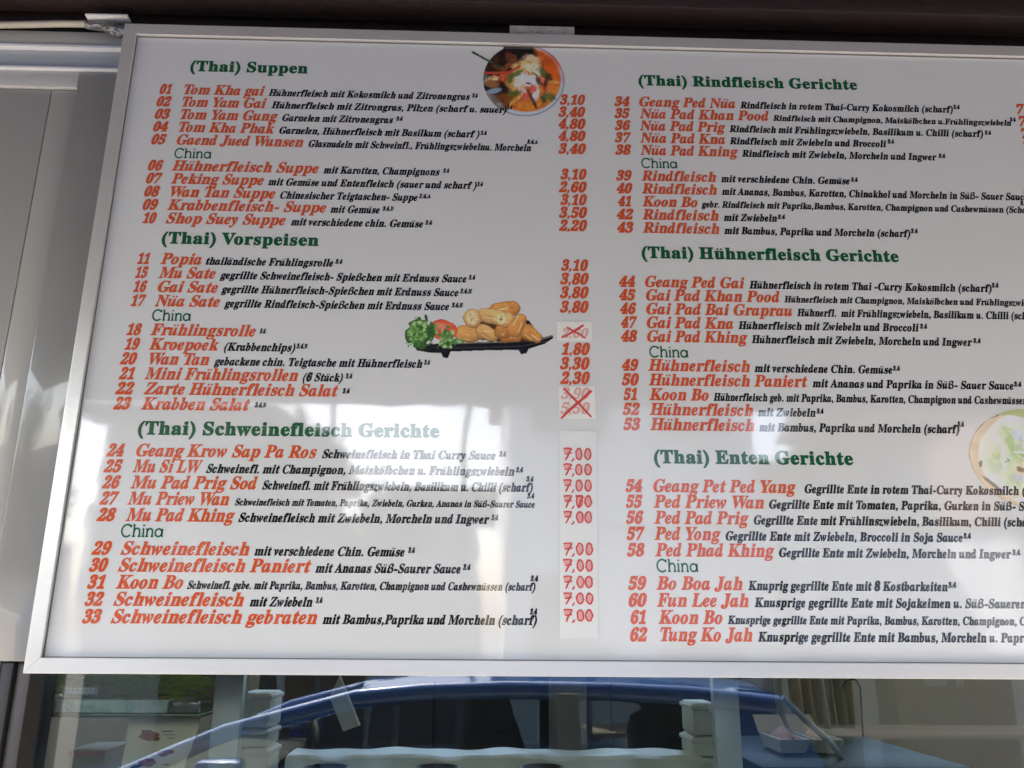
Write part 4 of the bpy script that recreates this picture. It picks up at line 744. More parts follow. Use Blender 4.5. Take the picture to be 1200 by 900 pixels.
# ---- printed pictures: a fine sheet of coloured cells, cut to the outline of the dish
class Paint:
    def __init__(self, w_, h_, s): # region in picture units, s cells per unit
        self.w, self.h, self.s = w_, h_, s
        self.nx, self.ny = int(w_ * s), int(h_ * s)
        x = (np.arange(self.nx) + .5) / s; y = (np.arange(self.ny) + .5) / s
        self.X, self.Y = np.meshgrid(x, y)
        self.rgb = np.zeros((self.ny, self.nx, 3)); self.a = np.zeros((self.ny, self.nx))
        self.rng = np.random.default_rng(5)
    def noise(self, cell, seed=0):
        r = np.random.default_rng(seed); gx, gy = int(self.w / cell) + 3, int(self.h / cell) + 3
        gr = r.random((gy, gx)); fx, fy = self.X / cell, self.Y / cell
        ix, iy = fx.astype(int), fy.astype(int); tx, ty = fx - ix, fy - iy
        tx = tx * tx * (3 - 2 * tx); ty = ty * ty * (3 - 2 * ty)
        return (gr[iy, ix] * (1 - tx) + gr[iy, ix + 1] * tx) * (1 - ty) + (gr[iy + 1, ix] * (1 - tx) + gr[iy + 1, ix + 1] * tx) * ty
    def put(self, mask, col, alpha=True):
        mask = np.clip(mask, 0, 1)
        col = np.asarray(col, float)
        c = col if col.ndim == 3 else np.broadcast_to(col, self.rgb.shape)
        self.rgb = self.rgb * (1 - mask[..., None]) + c * mask[..., None]
        if alpha: self.a = np.maximum(self.a, mask)
    def ell(self, cx, cy, rx, ry, rot=0, soft=.08, wob=0.0, seed=1):
        c, s = math.cos(R(rot)), math.sin(R(rot))
        dx, dy = self.X - cx, self.Y - cy
        d = np.sqrt(((dx * c + dy * s) / rx) ** 2 + ((-dx * s + dy * c) / ry) ** 2)
        if wob: d = d + wob * (self.noise(max(rx, ry) * .35, seed) - .5)
        return np.clip((1 - d) / soft + .5, 0, 1), d
    def line(self, pts, wd):
        m = np.zeros(self.X.shape)
        for (x0, y0), (x1, y1) in zip(pts[:-1], pts[1:]):
            L2 = (x1 - x0) ** 2 + (y1 - y0) ** 2 + 1e-9
            t = np.clip(((self.X - x0) * (x1 - x0) + (self.Y - y0) * (y1 - y0)) / L2, 0, 1)
            d = np.hypot(self.X - x0 - t * (x1 - x0), self.Y - y0 - t * (y1 - y0))
            m = np.maximum(m, np.clip((wd / 2 - d) / (wd * .3 + .2) + .5, 0, 1))
        return m
    def poly(self, pts):
        ins = np.zeros(self.X.shape, bool); n = len(pts)
        for i in range(n):
            (x0, y0), (x1, y1) = pts[i], pts[(i + 1) % n]
            if y0 == y1: continue
            c = ((y0 > self.Y) != (y1 > self.Y)) & (self.X < (x1 - x0) * (self.Y - y0) / (y1 - y0) + x0)
            ins ^= c
        return ins.astype(float)
    def build(self, name, u0, v0, du, dv, gain=1.0):
        """u0, v0: sheet position of the top left corner; du, dv: mm per picture unit"""
        keep = self.a > .5
        idx = -np.ones((self.ny + 1, self.nx + 1), int)
        used = np.zeros((self.ny + 1, self.nx + 1), bool)
        for a, b in ((0, 0), (0, 1), (1, 0), (1, 1)):
            used[a:a + self.ny, b:b + self.nx] |= keep
        idx[used] = np.arange(used.sum())
        jj, ii = np.nonzero(used)
        V = np.c_[(u0 + ii / self.s * du) / 1000, np.full(len(ii), -0.00025), (v0 - jj / self.s * dv) / 1000]
        kj, ki = np.nonzero(keep)
        F = np.c_[idx[kj + 1, ki], idx[kj + 1, ki + 1], idx[kj, ki + 1], idx[kj, ki]]
        me = bpy.data.meshes.new(name)
        me.from_pydata(V.tolist(), [], F.tolist())
        at_ = me.color_attributes.new('Col', 'FLOAT_COLOR', 'CORNER')
        col = np.repeat(np.c_[np.minimum(self.rgb[kj, ki] * gain, .86), np.ones(len(kj))], 4, axis=0)
        at_.data.foreach_set('color', col.astype(np.float32).ravel())
        me.materials.append(ink_picture)
        return link(bpy.data.objects.new(name, me), board)
def lin(r, g_, b): return tuple((c / 255 / 1.0) ** 2.2 for c in (r, g_, b))

# soup bowl
P = Paint(120, 90, 1.7)
m_, d_ = P.ell(63, 43, 47.5, 42.5, 0, .03)
P.put(m_, lin(128, 142, 156))
plate = m_.copy()
m_, d_ = P.ell(63, 43, 46, 41, 0, .05); P.put(m_, lin(196, 205, 212))
m_, d_ = P.ell(65, 42.5, 41, 38, 0, .05)
P.put(m_, np.array(lin(216, 124, 52)) * (0.72 + .56 * P.noise(6, 2)[..., None]))
m_, d_ = P.ell(88, 28, 20, 19, 40, .5, .4, 8); P.put(m_ * .85 * plate, np.array(lin(206, 88, 40)) * (.75 + .5 * P.noise(4, 12)[..., None]))
m_, d_ = P.ell(38, 25, 30, 27, -25, .55, .35, 3); P.put(m_ * plate, np.array(lin(58, 36, 28)) * (.3 + 1.5 * P.noise(5, 9)[..., None] ** 2))
m_, d_ = P.ell(58, 8, 20, 14, 0, .4, .3, 4); P.put(m_, lin(30, 24, 24))
m_, d_ = P.ell(38, 62, 17, 15, 30, .6, .5, 5); P.put(m_ * .85 * plate, np.array(lin(96, 60, 30)) * (.5 + 1.0 * P.noise(4, 19)[..., None]))
for k, (x, y, rx, ry, rot, c) in enumerate([(47, 17, 8, 5, 30, (110, 60, 46)), (35, 30, 10, 3, 25, (92, 62, 40)), (46, 26, 9, 3, -30, (120, 70, 44)), (72, 20, 11, 7, 20, (226, 190, 150)), (62, 28, 15, 7, -25, (222, 186, 120)), (77, 31, 10, 7, 40, (226, 214, 176)), (68, 27, 5, 3, 10, (246, 226, 180)), (52, 47, 11, 9, 10, (206, 160, 92)),
        (60, 40, 8, 7, 0, (238, 226, 214)), (66, 45, 7, 5, 30, (246, 238, 232)), (57, 48, 6, 4, 0, (232, 216, 190)), (76, 43, 7, 5, 60, (240, 226, 220)), (77, 59, 4, 9, 15, (236, 220, 216)), (70, 41, 3, 4, 0, (250, 244, 238)), (61, 56, 5, 4, 20, (226, 190, 170)),
        (73, 53, 5, 4, 0, (226, 96, 84)), (65, 62, 6, 4, -30, (214, 98, 84)), (85, 41, 5, 4, 40, (222, 120, 104)), (88, 52, 3, 6, 0, (212, 100, 60)), (26, 46, 8, 6, -30, (222, 160, 108)), (30, 44, 5, 3, -30, (238, 196, 150)),
        (40, 41, 10, 5, -35, (196, 90, 52)), (54, 66, 8, 2, -35, (226, 170, 90)), (50, 70, 7, 2, -50, (214, 150, 70)), (62, 73, 9, 3, 10, (222, 132, 54)), (78, 72, 8, 2, -20, (226, 140, 60)), (96, 44, 7, 2, 10, (226, 168, 92)), (97, 54, 5, 3, 60, (220, 130, 60))]):
    m_, d_ = P.ell(x, y, rx, ry, rot, .5, .6, 20 + k); P.put(m_ * plate, np.array(lin(*c)) * (.65 + .7 * P.noise(2.4, 40 + k)[..., None]), False)
for k, (x, y, rx, ry, rot, c) in enumerate([(52, 37, 9, 3, -20, (72, 100, 48)), (47, 43, 3, 5, 20, (92, 104, 50)), (86, 34, 8, 4, 50, (66, 88, 40)), (92, 40, 4, 5, 0, (70, 58, 34)), (52, 59, 8, 3, -15, (86, 104, 46)), (92, 62, 8, 5, 20, (78, 104, 58)), (86, 66, 5, 3, 60, (54, 84, 44)),
        (80, 44, 2.6, 6, -30, (70, 34, 34)), (73, 66, 2, 12, -28, (60, 30, 34)), (68, 47, 3.5, 1.4, 10, (60, 30, 24)), (88, 47, 2.4, 6, 10, (74, 44, 30)), (34, 52, 12, 7, 20, (34, 30, 30)), (76, 36, 4, 1.4, 30, (110, 130, 60)), (58, 33, 6, 1.6, -25, (120, 130, 66))]):
    m_, d_ = P.ell(x, y, rx, ry, rot, .6, .6, 60 + k); P.put(m_ * .9 * plate, np.array(lin(*c)) * (.7 + .6 * P.noise(2.2, 80 + k)[..., None]), False)
P.put(P.line([(17, 36), (33, 35.5), (45, 35), (58, 27)], 2.8), lin(190, 76, 58))
m_, d_ = P.ell(27, 53, 11, 8, 18, .15); P.put(m_, lin(40, 44, 50))
m_, d_ = P.ell(28, 57, 9, 3.0, -14, .4); P.put(m_, lin(140, 156, 168))
m_, d_ = P.ell(26, 49, 8, 4.5, 10, .5, .3, 2); P.put(m_, lin(150, 100, 66), False)
P.put(P.line([(2.5, 11.5), (12, 16.5), (24, 23), (36, 28)], 2.4), lin(44, 58, 42))
P.put(P.line([(10, 15), (26, 23.5)], .7), lin(110, 130, 96), False)
P.a[P.Y < 3.5] = 0
o = P.build('soup_picture', -43.5, 1008.5, 1.515, 1.735, 1.25)
o['label'] = 'round printed picture of a red soup bowl'

# tray of spring rolls
P = Paint(188, 76, 1.4)
def rp(*pts): return [((x - 65) / 4.75, (y - 95) / 4.75) for x, y in pts]
def capsule(p0, p1, r0, r1, c, seed, hole=None):
    (x0, y0), (x1, y1) = rp(p0, p1); r0 /= 4.75; r1 /= 4.75
    L2 = (x1 - x0) ** 2 + (y1 - y0) ** 2 + 1e-9
    t = np.clip(((P.X - x0) * (x1 - x0) + (P.Y - y0) * (y1 - y0)) / L2, 0, 1)
    rr = r0 + (r1 - r0) * t
    dx, dy = P.X - x0 - t * (x1 - x0), P.Y - y0 - t * (y1 - y0)
    d = np.hypot(dx, dy) / rr + .16 * (P.noise(5, seed) - .5)
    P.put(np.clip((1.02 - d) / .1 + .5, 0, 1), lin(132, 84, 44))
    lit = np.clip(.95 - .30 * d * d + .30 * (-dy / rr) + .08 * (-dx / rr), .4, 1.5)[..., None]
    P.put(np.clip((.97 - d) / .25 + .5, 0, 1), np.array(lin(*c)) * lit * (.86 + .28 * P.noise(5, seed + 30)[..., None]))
    # folds of the pastry, paler where it blistered
    rr_ = np.random.default_rng(seed)
    ax = np.array([x1 - x0, y1 - y0]) / math.sqrt(L2); nx_ = np.array([-ax[1], ax[0]])
    body = np.clip((.9 - d) / .2 + .5, 0, 1)
    for q in range(4):
        o_ = rr_.uniform(-.6, .6) * r0; s_ = rr_.uniform(-.1, .5); e_ = s_ + rr_.uniform(.4, .9)
        A, B_ = np.array([x0, y0]) + (np.array([x1 - x0, y1 - y0]) * s_) + nx_ * o_, np.array([x0, y0]) + (np.array([x1 - x0, y1 - y0]) * e_) + nx_ * (o_ + rr_.uniform(-2, 2))
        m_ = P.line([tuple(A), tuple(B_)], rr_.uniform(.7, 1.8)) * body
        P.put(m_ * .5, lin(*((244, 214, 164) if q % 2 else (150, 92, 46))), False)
    if hole:
        hx, hy = rp(hole)[0]
        m_, _ = P.ell(hx, hy, r0 * .62, r0 * .78, -10, .35, .4, seed); P.put(m_ * .8, np.array(lin(228, 198, 150)) * (.7 + .5 * P.noise(1.6, seed + 5)[..., None]), False)
        for q in range(9):
            m_, _ = P.ell(hx + rr_.normal(0, .24) * r0, hy + rr_.normal(0, .3) * r0, r0 * rr_.uniform(.05, .14), r0 * rr_.uniform(.05, .12), rr_.uniform(0, 180), .9)
            P.put(m_ * .75, lin(*((84, 54, 34), (196, 160, 110), (120, 96, 56))[q % 3]), False)
P.put(P.poly(rp((130, 375), (150, 408), (220, 420), (290, 420), (305, 448), (330, 452), (345, 412), (540, 402), (738, 396), (752, 420), (782, 418), (798, 388), (890, 358), (941, 322), (936, 304), (900, 316), (870, 322), (800, 222), (775, 214), (800, 300), (840, 335), (640, 346), (370, 362))), lin(20, 20, 22))
P.put(P.line(rp((360, 364), (640, 352), (850, 338), (935, 310)), .9), lin(128, 126, 122), False)
P.put(P.line(rp((345, 394), (560, 384), (760, 374), (900, 342)), .7), lin(66, 66, 68), False)
P.put(P.poly(rp((380, 330), (420, 260), (520, 230), (760, 230), (860, 320), (800, 345), (640, 350))), lin(74, 44, 24))
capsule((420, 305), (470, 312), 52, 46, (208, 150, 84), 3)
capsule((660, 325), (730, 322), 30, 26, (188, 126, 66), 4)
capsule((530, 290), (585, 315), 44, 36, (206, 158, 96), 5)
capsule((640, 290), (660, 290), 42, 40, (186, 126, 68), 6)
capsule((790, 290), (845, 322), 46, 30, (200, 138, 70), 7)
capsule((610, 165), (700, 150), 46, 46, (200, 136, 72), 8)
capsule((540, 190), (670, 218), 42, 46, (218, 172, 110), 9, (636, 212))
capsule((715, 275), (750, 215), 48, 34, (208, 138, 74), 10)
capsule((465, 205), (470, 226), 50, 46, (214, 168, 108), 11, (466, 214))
cx, cy = rp((300, 285))[0]; m_, d_ = P.ell(cx, cy, 18, 12.5, 12, .1, .12, 9); P.put(m_, np.array(lin(206, 84, 56)) * (.75 + .45 * P.noise(4, 5)[..., None]))
m_, d_ = P.ell(cx - 3, cy - 5, 10, 3.5, 5, .9); P.put(m_ * .45, lin(238, 150, 120), False)
m_, d_ = P.ell(cx + 6, cy + 3, 5, 7, 25, .9); P.put(m_ * .4, lin(150, 44, 34), False)
x, y = rp((160, 302))[0]; m_, d_ = P.ell(x, y, 18, 18, 0, .2, .5, 31); P.put(m_, lin(52, 86, 40))
x, y = rp((320, 330))[0]; m_, d_ = P.ell(x, y, 8, 10, 0, .2, .6, 32); P.put(m_, lin(70, 106, 54))
for k in range(120):
    if k < 86: x, y = rp((P.rng.normal(158, 36), P.rng.normal(302, 40)))[0]
    else: x, y = rp((P.rng.normal(318, 26), P.rng.normal(336, 24)))[0]
    if k > 114: x, y = rp((P.rng.normal(410, 12), P.rng.normal(345, 6)))[0]
    gcol = [(66, 108, 52), (96, 140, 72), (120, 160, 92), (44, 78, 38), (146, 178, 116), (84, 124, 60)][k % 6]
    m_, d_ = P.ell(x, y, P.rng.uniform(1.6, 4.2), P.rng.uniform(1, 2.6), P.rng.uniform(0, 180), .5, .9, k + 70)
    P.put(m_, np.array(lin(*gcol)) * (.6 + .8 * P.noise(1.8, k)[..., None]))
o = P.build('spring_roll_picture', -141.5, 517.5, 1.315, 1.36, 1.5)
o['label'] = 'printed picture of spring rolls and salad on a black tray'

# salad plate at the right
P = Paint(170, 120, 1.2)
m_, d_ = P.ell(86, 62, 82, 58, 0, .03, .02); P.put(m_, np.array(lin(214, 196, 168)) * (.9 + .2 * P.noise(8, 3)[..., None]))
m_, d_ = P.ell(92, 62, 76, 56, 0, .05, .04); P.put(m_, lin(226, 230, 222))
m_, d_ = P.ell(96, 60, 66, 46, 0, .4, .4, 5); P.put(m_, np.array(lin(206, 216, 176)) * (.8 + .4 * P.noise(7, 8)[..., None]), False)
for k in range(60):
    c = [(214, 226, 208), (176, 200, 128), (236, 240, 234), (196, 208, 150), (206, 204, 226), (222, 206, 176)][k % 6]
    m_, d_ = P.ell(96 + P.rng.normal(0, 32), 60 + P.rng.normal(0, 22), P.rng.uniform(4, 13), P.rng.uniform(3, 8), P.rng.uniform(0, 180), .6, .6, k)
    P.put(m_ * .75, np.array(lin(*c)) * (.85 + .3 * P.noise(4, k + 5)[..., None]), False)
for k in range(26):
    x, y = 98 + P.rng.normal(0, 30), 58 + P.rng.normal(0, 20); an = P.rng.uniform(0, 6.28); L_ = P.rng.uniform(6, 16)
    pts = [(x + L_ * t * math.cos(an) + 3 * math.sin(t * 5), y + L_ * t * math.sin(an) * .6) for t in (0, .25, .5, .75, 1)]
    P.put(P.line(pts, P.rng.uniform(1.0, 2.2)) * .8, lin(*[(246, 248, 244), (150, 178, 98), (236, 234, 214), (120, 150, 82)][k % 4]), False)
for x, y, r1, r2, rot, c in ((18, 26, 13, 3.2, -42, (150, 76, 66)), (40, 9, 9, 5, -10, (30, 34, 24)), (72, 8, 34, 6, 4, (176, 186, 112)), (16, 68, 2, 4, 20, (96, 92, 62)), (28, 92, 2.4, 16, -50, (110, 104, 84)), (62, 74, 5, 3, 20, (128, 96, 60)), (74, 78, 5, 4, 0, (112, 84, 50)), (78, 50, 2, 9, 25, (84, 104, 60))):
    m_, d_ = P.ell(x, y, r1, r2, rot, .4, .4, int(x)); P.put(m_ * .85, lin(*c), False)
o = P.build('salad_picture', 750, 352, 1.35, 1.42, 1.2)
o['label'] = 'printed picture of a pale green salad plate'

# ------------------------------------------------------------------ small things on and round the board
def flat_mark(name, pts, wd, m, parent, y):
    V, F = ribbon(pts, wd)
    me = bpy.data.meshes.new(name); me.from_pydata([(a, y, b) for a, b in V], [], F); me.materials.append(m)
    return link(bpy.data.objects.new(name, me), parent)
tagp = tag(empty('paper_tag', (0.085, 0.004, ZC + VT + 0.001)), 'grubby pale paper tag standing on the top edge of the menu board', 'tag')
MB().box(0.026, 0.143, 0.003, 0.0052, ZC + VT + 0.0005, ZC + VT + 0.0255, 0.0006).build('card', mat('tag_card', (0.60, 0.55, 0.46), 0.8, noise=(55, 0.7, (0.42, 0.38, 0.31))), tagp)
for k, (xx, zz, l_) in enumerate(((-0.052, .008, .007), (-0.043, .008, .005), (-0.022, .012, .004), (-0.012, .011, .006), (-0.003, .008, .004), (0.012, .012, .003), (0.034, .012, .004))):
    flat_mark('smudge', [(xx, zz), (xx + l_, zz + .001 * (k % 3 - 1)), (xx + l_ * 1.6, zz + .002)], [.0015, .0026, .0012], faint_mark, tagp, -0.0013)

cb = tag(empty('power_cable', (-0.86, 0.02, ZC + 1.045)), 'cream cable running along the wall top into a taped joint beside the menu board', 'cable')
pts = [(-1.5, 0.03, ZC + 1.052), (-1.2, 0.03, ZC + 1.047), (-0.96, 0.03, ZC + 1.0415), (-0.86, 0.03, ZC + 1.046), (-0.79, 0.03, ZC + 1.050), (-0.735, 0.03, ZC + 1.051)]
MB().tube(pts, 0.0062, 12).build('sleeve', cable_white, cb)
MB().tube([(-0.742, 0.03, ZC + 1.050), (-0.71, 0.029, ZC + 1.047), (-0.692, 0.027, ZC + 1.040), (-0.675, 0.024, ZC + 1.034), (-0.662, 0.024, ZC + 1.034)], [0.008, 0.010, 0.013, 0.014, 0.010], 10).build('tape_wrap', tape_grey, cb)
MB().box(-0.738, -0.662, 0.012, 0.030, ZC + 1.0555, ZC + 1.060, 0.001, ).build('tape_strip', tape_white, cb)

# ------------------------------------------------------------------ behind the window
shelf_glass = mat('shelf_edge_glass', (0.50, 0.78, 0.62), 0.12, noise=(55, 1.0, (0.88, 0.93, 0.89), (1, 1, 0.35)), bump=(70, 0.7))
green_dark = mat('green_glass', (0.03, 0.09, 0.05), 0.15)
Ys = 0.17
sh = tag(empty('glass_shelf', at(120, 830, Ys)), 'green edged glass display shelf behind the left window pane', 'shelf')
a, b = at(36, 819.5, Ys), at(236, 837.5, Ys)
MB().box(a.x, at(196, 830, Ys).x, Ys, Ys + 0.012, b.z + 0.002, a.z, 0.002).build('shelf_edge', shelf_glass, sh)
MB().box(at(197, 830, Ys).x, b.x - .006, Ys + .002, Ys + 0.012, b.z + 0.002, a.z - .002, 0.002).build('shelf_edge', mat('shelf_edge_clear', (0.16, 0.21, 0.17), 0.1), sh)
MB().box(a.x - 0.02, b.x, Ys - 0.002, Ys + 0.26, b.z - 0.005, b.z + 0.001, 0.001).build('shelf_plate', green_dark, sh)
MB().box(a.x - 0.02, b.x, Ys + 0.25, Ys + 0.27, b.z + 0.0015, a.z + 0.12, 0.001).build('shelf_back', mat('shelf_back', (0.17, 0.20, 0.17), 0.3), sh)
# leafy mat on the shelf
a, b = at(42, 792, 0.26), at(196, 811, 0.26)
leaf_m = mat('salad_leaf', (0.30, 0.52, 0.07), 0.5, noise=(40, 0.8, (0.60, 0.74, 0.18)))
lm = MB()
rl_ = random.Random(11)
zb = at(100, 837, Ys).z
for k in range(420):
    x = rl_.uniform(a.x, b.x + .03); y = rl_.uniform(0.20, 0.34)
    z = rl_.uniform(b.z - .01, a.z + .012)
    L_ = rl_.uniform(.02, .06); an = rl_.gauss(0, .35); t = rl_.uniform(-.4, .4)
    dx, dz = math.cos(an) * L_, math.sin(an) * L_ * .6
    ww = rl_.uniform(.003, .008)
    lm.add([(x, y, z), (x + dx * .5, y + t * .02 - ww, z + dz * .5 + ww), (x + dx, y + t * .04, z + dz), (x + dx * .5, y + t * .02 + ww, z + dz * .5 - ww * .3)], [(0, 1, 2, 3)])
sal = tag(empty('leaf_bunch', ((a.x + b.x) / 2, 0.28, b.z)), 'bunch of long green leaves lying behind the glass shelf edge', 'leaves')
lm.build('leaf', leaf_m, sal)['kind'] = 'stuff'
MB().box(a.x, b.x + .02, .20, .36, zb + .004, b.z - .006, .006).build('tray', mat('leaf_tray', (0.18, 0.22, 0.17), 0.35), sal)
# label
q0, q1 = at(72, 814, Ys - .004), at(116, 805, Ys - .004)
lb = tag(empty('shelf_label', (q0.x, Ys - .004, q0.z)), 'small grey label with raised digits on the glass shelf', 'label')
MB().box(q0.x, q1.x, Ys - .004, Ys - .002, q0.z, q1.z, .0008).build('strip', mat('label_strip', (0.44, 0.47, 0.52), 0.4), lb)
V, F = place(text_shape('2523232', False, .01), 0, 0, (q1.z - q0.z) * .62, (q1.x - q0.x) * .86)
me = bpy.data.meshes.new('digits'); me.from_pydata([(p[0] + .003, -.0012 - .00003 * p[2], p[1] + (q1.z - q0.z) * .2) for p in V], [], F); me.materials.append(mat('label_digit', (0.84, 0.86, 0.88), 0.5))
link(bpy.data.objects.new('digits', me), lb)
# food card
Yc = 0.21
ca = [at(152, 842, Yc), at(236, 842, Yc), at(214, 905, Yc), at(141, 905, Yc)]
fc = tag(empty('food_card', ca[3]), 'beige card with small pictures of meat cuts under the glass shelf', 'card')
m_ = MB().add([p for p in ca] + [p + Vector((0, .003, 0)) for p in ca], [(0, 3, 2, 1), (4, 5, 6, 7), (0, 1, 5, 4), (1, 2, 6, 5), (2, 3, 7, 6), (3, 0, 4, 7)])
m_.build('card', mat('card_beige', (0.74, 0.68, 0.50), 0.6), fc)
def blotch(name, px, py, rx, ry, rot, m, seed):
    r_ = random.Random(seed); V = []
    for k in range(16):
        t = 2 * math.pi * k / 16; f = r_.uniform(.75, 1.15)
        ex, ey = rx * math.cos(t) * f, ry * math.sin(t) * f
        V.append(at(px + ex * math.cos(rot) - ey * math.sin(rot), py + ex * math.sin(rot) + ey * math.cos(rot), Yc - .001 - seed * .00005))
    return MB().add(V, [tuple(range(16))]).build(name, m, fc)
meat = mat('print_meat', (0.24, 0.045, 0.035), 0.5, noise=(90, 0.8, (0.36, 0.13, 0.10)))
blotch('meat_picture', 175, 862, 13, 7, .1, meat, 1); blotch('meat_picture', 193, 882, 10, 4, -.1, mat('print_meat_pale', (0.33, 0.14, 0.08), 0.5, noise=(90, .7, (.22, .08, .05))), 2)
blotch('meat_picture', 172, 894, 12, 5, -.2, meat, 3); blotch('meat_picture', 160, 898, 8, 2.5, -.2, mat('print_dark', (0.02, 0.02, 0.02), 0.5), 4)
for k, (x0, x1, y) in enumerate(((190, 203, 857), (192, 206, 861), (195, 205, 865), (192, 199, 896))):
    V, F = ribbon([tuple(at(x0, y, Yc).xz), tuple(at((x0 + x1) / 2, y, Yc).xz), tuple(at(x1, y, Yc).xz)], .0022 if k % 3 == 0 else .0012)
    me = bpy.data.meshes.new('print_line'); me.from_pydata([(a_, Yc - .001, b_) for a_, b_ in V], [], F); me.materials.append(faint_mark)
    o = bpy.data.objects.new('print_line', me); C.objects.link(o); o.parent = fc; o.matrix_parent_inverse = fc.matrix_world.inverted()
# steel container at far left below the shelf
Yb = 0.55
a, b = at(82, 878, Yb), at(120, 910, Yb)
bx = tag(empty('card_box', (a.x, Yb, 1.2)), 'brown cardboard box with a red stripe below the glass shelf', 'box')
MB().box(a.x, b.x, Yb, Yb + .12, b.z - .1, a.z, .003).build('carton', mat('carton', (0.30, 0.25, 0.16), 0.7, noise=(20, .6, (.24, .2, .13))), bx)
MB().box(a.x, b.x, Yb - .0015, Yb - .0005, a.z - .014, a.z - .004).build('stripe', mat('stripe_red', (0.42, 0.10, 0.06), 0.6), bx)
# white box stacks
box_m = mat('foam_box', (0.66, 0.67, 0.58), 0.5, noise=(16, .5, (.56, .57, .49)), bump=(60, .25))
box_white = mat('white_tab', (0.85, 0.86, 0.84), 0.5)
def stack(px0, px1, pys, Y, label, tab):
    """a pile of foam boxes; pys = pixel heights of the joints, top first"""
    for k in range(len(pys) - 1):
        a, b = at(px0 - (0 if k else 0) + k * -1.2 * (px0 < 500), pys[k], Y), at(px1 - k * 2.5 * (px0 < 500), pys[k + 1], Y)
        t = tag(empty('foam_box', ((a.x + b.x) / 2, Y + .1, b.z)), label[k], 'box', 'foam boxes piled behind the window')
        MB().box(a.x, b.x, Y, Y + .1, b.z + .001, a.z, .006).build('tub', box_m, t)
        MB().box(a.x - .003, b.x + .003, Y - .003, Y + .103, a.z - .012, a.z - .004, .002).build('lid_rim', box_m, t)
        if k == 0:
            p, q = at(tab[0], tab[1], Y - .003), at(tab[2], tab[3], Y - .003)
            MB().box(p.x, q.x, Y - .006, Y - .0032, q.z, p.z, .0005).build('tab', box_white, t)
stack(281, 315, (812, 854, 877, 935), 0.5, ['top foam box with a white tab beside the left window strut', 'middle foam box of the pile beside the left window strut', 'lowest foam box of the pile beside the left window strut'], (281, 812, 294, 820))
stack(811, 843, (824, 863, 888, 935), 0.45, ['top foam box with a white tab beside the right window strut', 'middle foam box of the pile beside the right window strut', 'lowest foam box of the pile beside the right window strut'], (830, 825, 842, 834))
# counter on the inside and what stands on it
counter_m = mat('counter_green', (0.05, 0.065, 0.05), 0.45, noise=(6, .4, (.035, .048, .037)), spec=0.08)
Zc = at(950, 884, 0.75).z
ct = tag(empty('inner_counter', (0.9, 0.8, Zc)), 'dark green glossy counter inside the kiosk at the right', 'counter')
x0 = at(895, 884, .55).x
xr = at(1012, 868, 1.1).x
MB().box(x0, xr, .56, 1.10, Zc - .03, Zc, .003).build('counter_top', counter_m, ct)
MB().box(x0 + .02, xr - .02, .60, 1.08, .05, Zc - .031, .002).build('cupboard', mat('cupboard', (0.25, 0.26, 0.24), 0.4), ct)
# takeaway trays
tray_m = mat('foam_tray', (0.66, 0.64, 0.55), 0.5)
food_m = mat('orange_food', (0.55, 0.27, 0.12), 0.55, noise=(60, .7, (.65, .38, .2)), bump=(90, .5))
def tray(px0, px1, label):
    Y = .74
    a, b = at(px0, 868, Y), at(px1, 883, Y)
    cx, wd, hh = (a.x + b.x) / 2, (b.x - a.x), .03
    t = tag(empty('takeaway_tray', (cx, Y + .08, Zc)), label, 'tray', 'foam takeaway trays on the inner counter')
    m_ = MB(); z0, z1 = Zc + .001, Zc + .001 + hh
    o_, i_ = wd / 2, wd / 2 - .008
    dp = .075
    ring = lambda r, d, z: [(cx - r, Y + .08 - d, z), (cx + r, Y + .08 - d, z), (cx + r, Y + .08 + d, z), (cx - r, Y + .08 + d, z)]
    m_.add(ring(o_ * .8, dp * .8, z0) + ring(o_, dp, z1) + ring(i_, dp - .008, z1) + ring(i_ * .8, dp * .78, z0 + .004),
           [(3, 2, 1, 0)] + [(i, (i + 1) % 4, 4 + (i + 1) % 4, 4 + i) for i in range(4)] + [(4 + i, 4 + (i + 1) % 4, 8 + (i + 1) % 4, 8 + i) for i in range(4)] + [(8 + i, 8 + (i + 1) % 4, 12 + (i + 1) % 4, 12 + i) for i in range(4)] + [(12, 13, 14, 15)])
    m_.build('tray_body', tray_m, t)
    f_ = MB(); n = 12
    for i in range(n + 1):
        for j in range(7):
            u, v_ = i / n * 2 - 1, j / 6 * 2 - 1
            f_.v.append((cx + u * i_ * .9, Y + .08 + v_ * (dp - .012), z0 + .016 + .034 * (1 - abs(u) ** 1.5) * (1 - .5 * v_ * v_)))
    f_.f = [(i * 7 + j, (i + 1) * 7 + j, (i + 1) * 7 + j + 1, i * 7 + j + 1) for i in range(n) for j in range(6)]; f_.s = [True] * len(f_.f)
    f_.build('food', food_m, t)
    MB().add([(cx - o_, Y + .155, z1), (cx + o_, Y + .155, z1), (cx + o_ * .94, Y + .20, z1 + .035), (cx - o_ * .94, Y + .20, z1 + .035), (cx - o_, Y + .159, z1), (cx + o_, Y + .159, z1), (cx + o_ * .94, Y + .204, z1 + .035), (cx - o_ * .94, Y + .204, z1 + .035)],
             [(0, 1, 2, 3), (7, 6, 5, 4), (0, 4, 5, 1), (1, 5, 6, 2), (2, 6, 7, 3), (3, 7, 4, 0)]).build('open_lid', tray_m, t)
tray(914, 952, 'left foam takeaway tray with orange food, next to the beige curtain')
tray(956, 992, 'right foam takeaway tray with orange food, under the pale reflected streak')
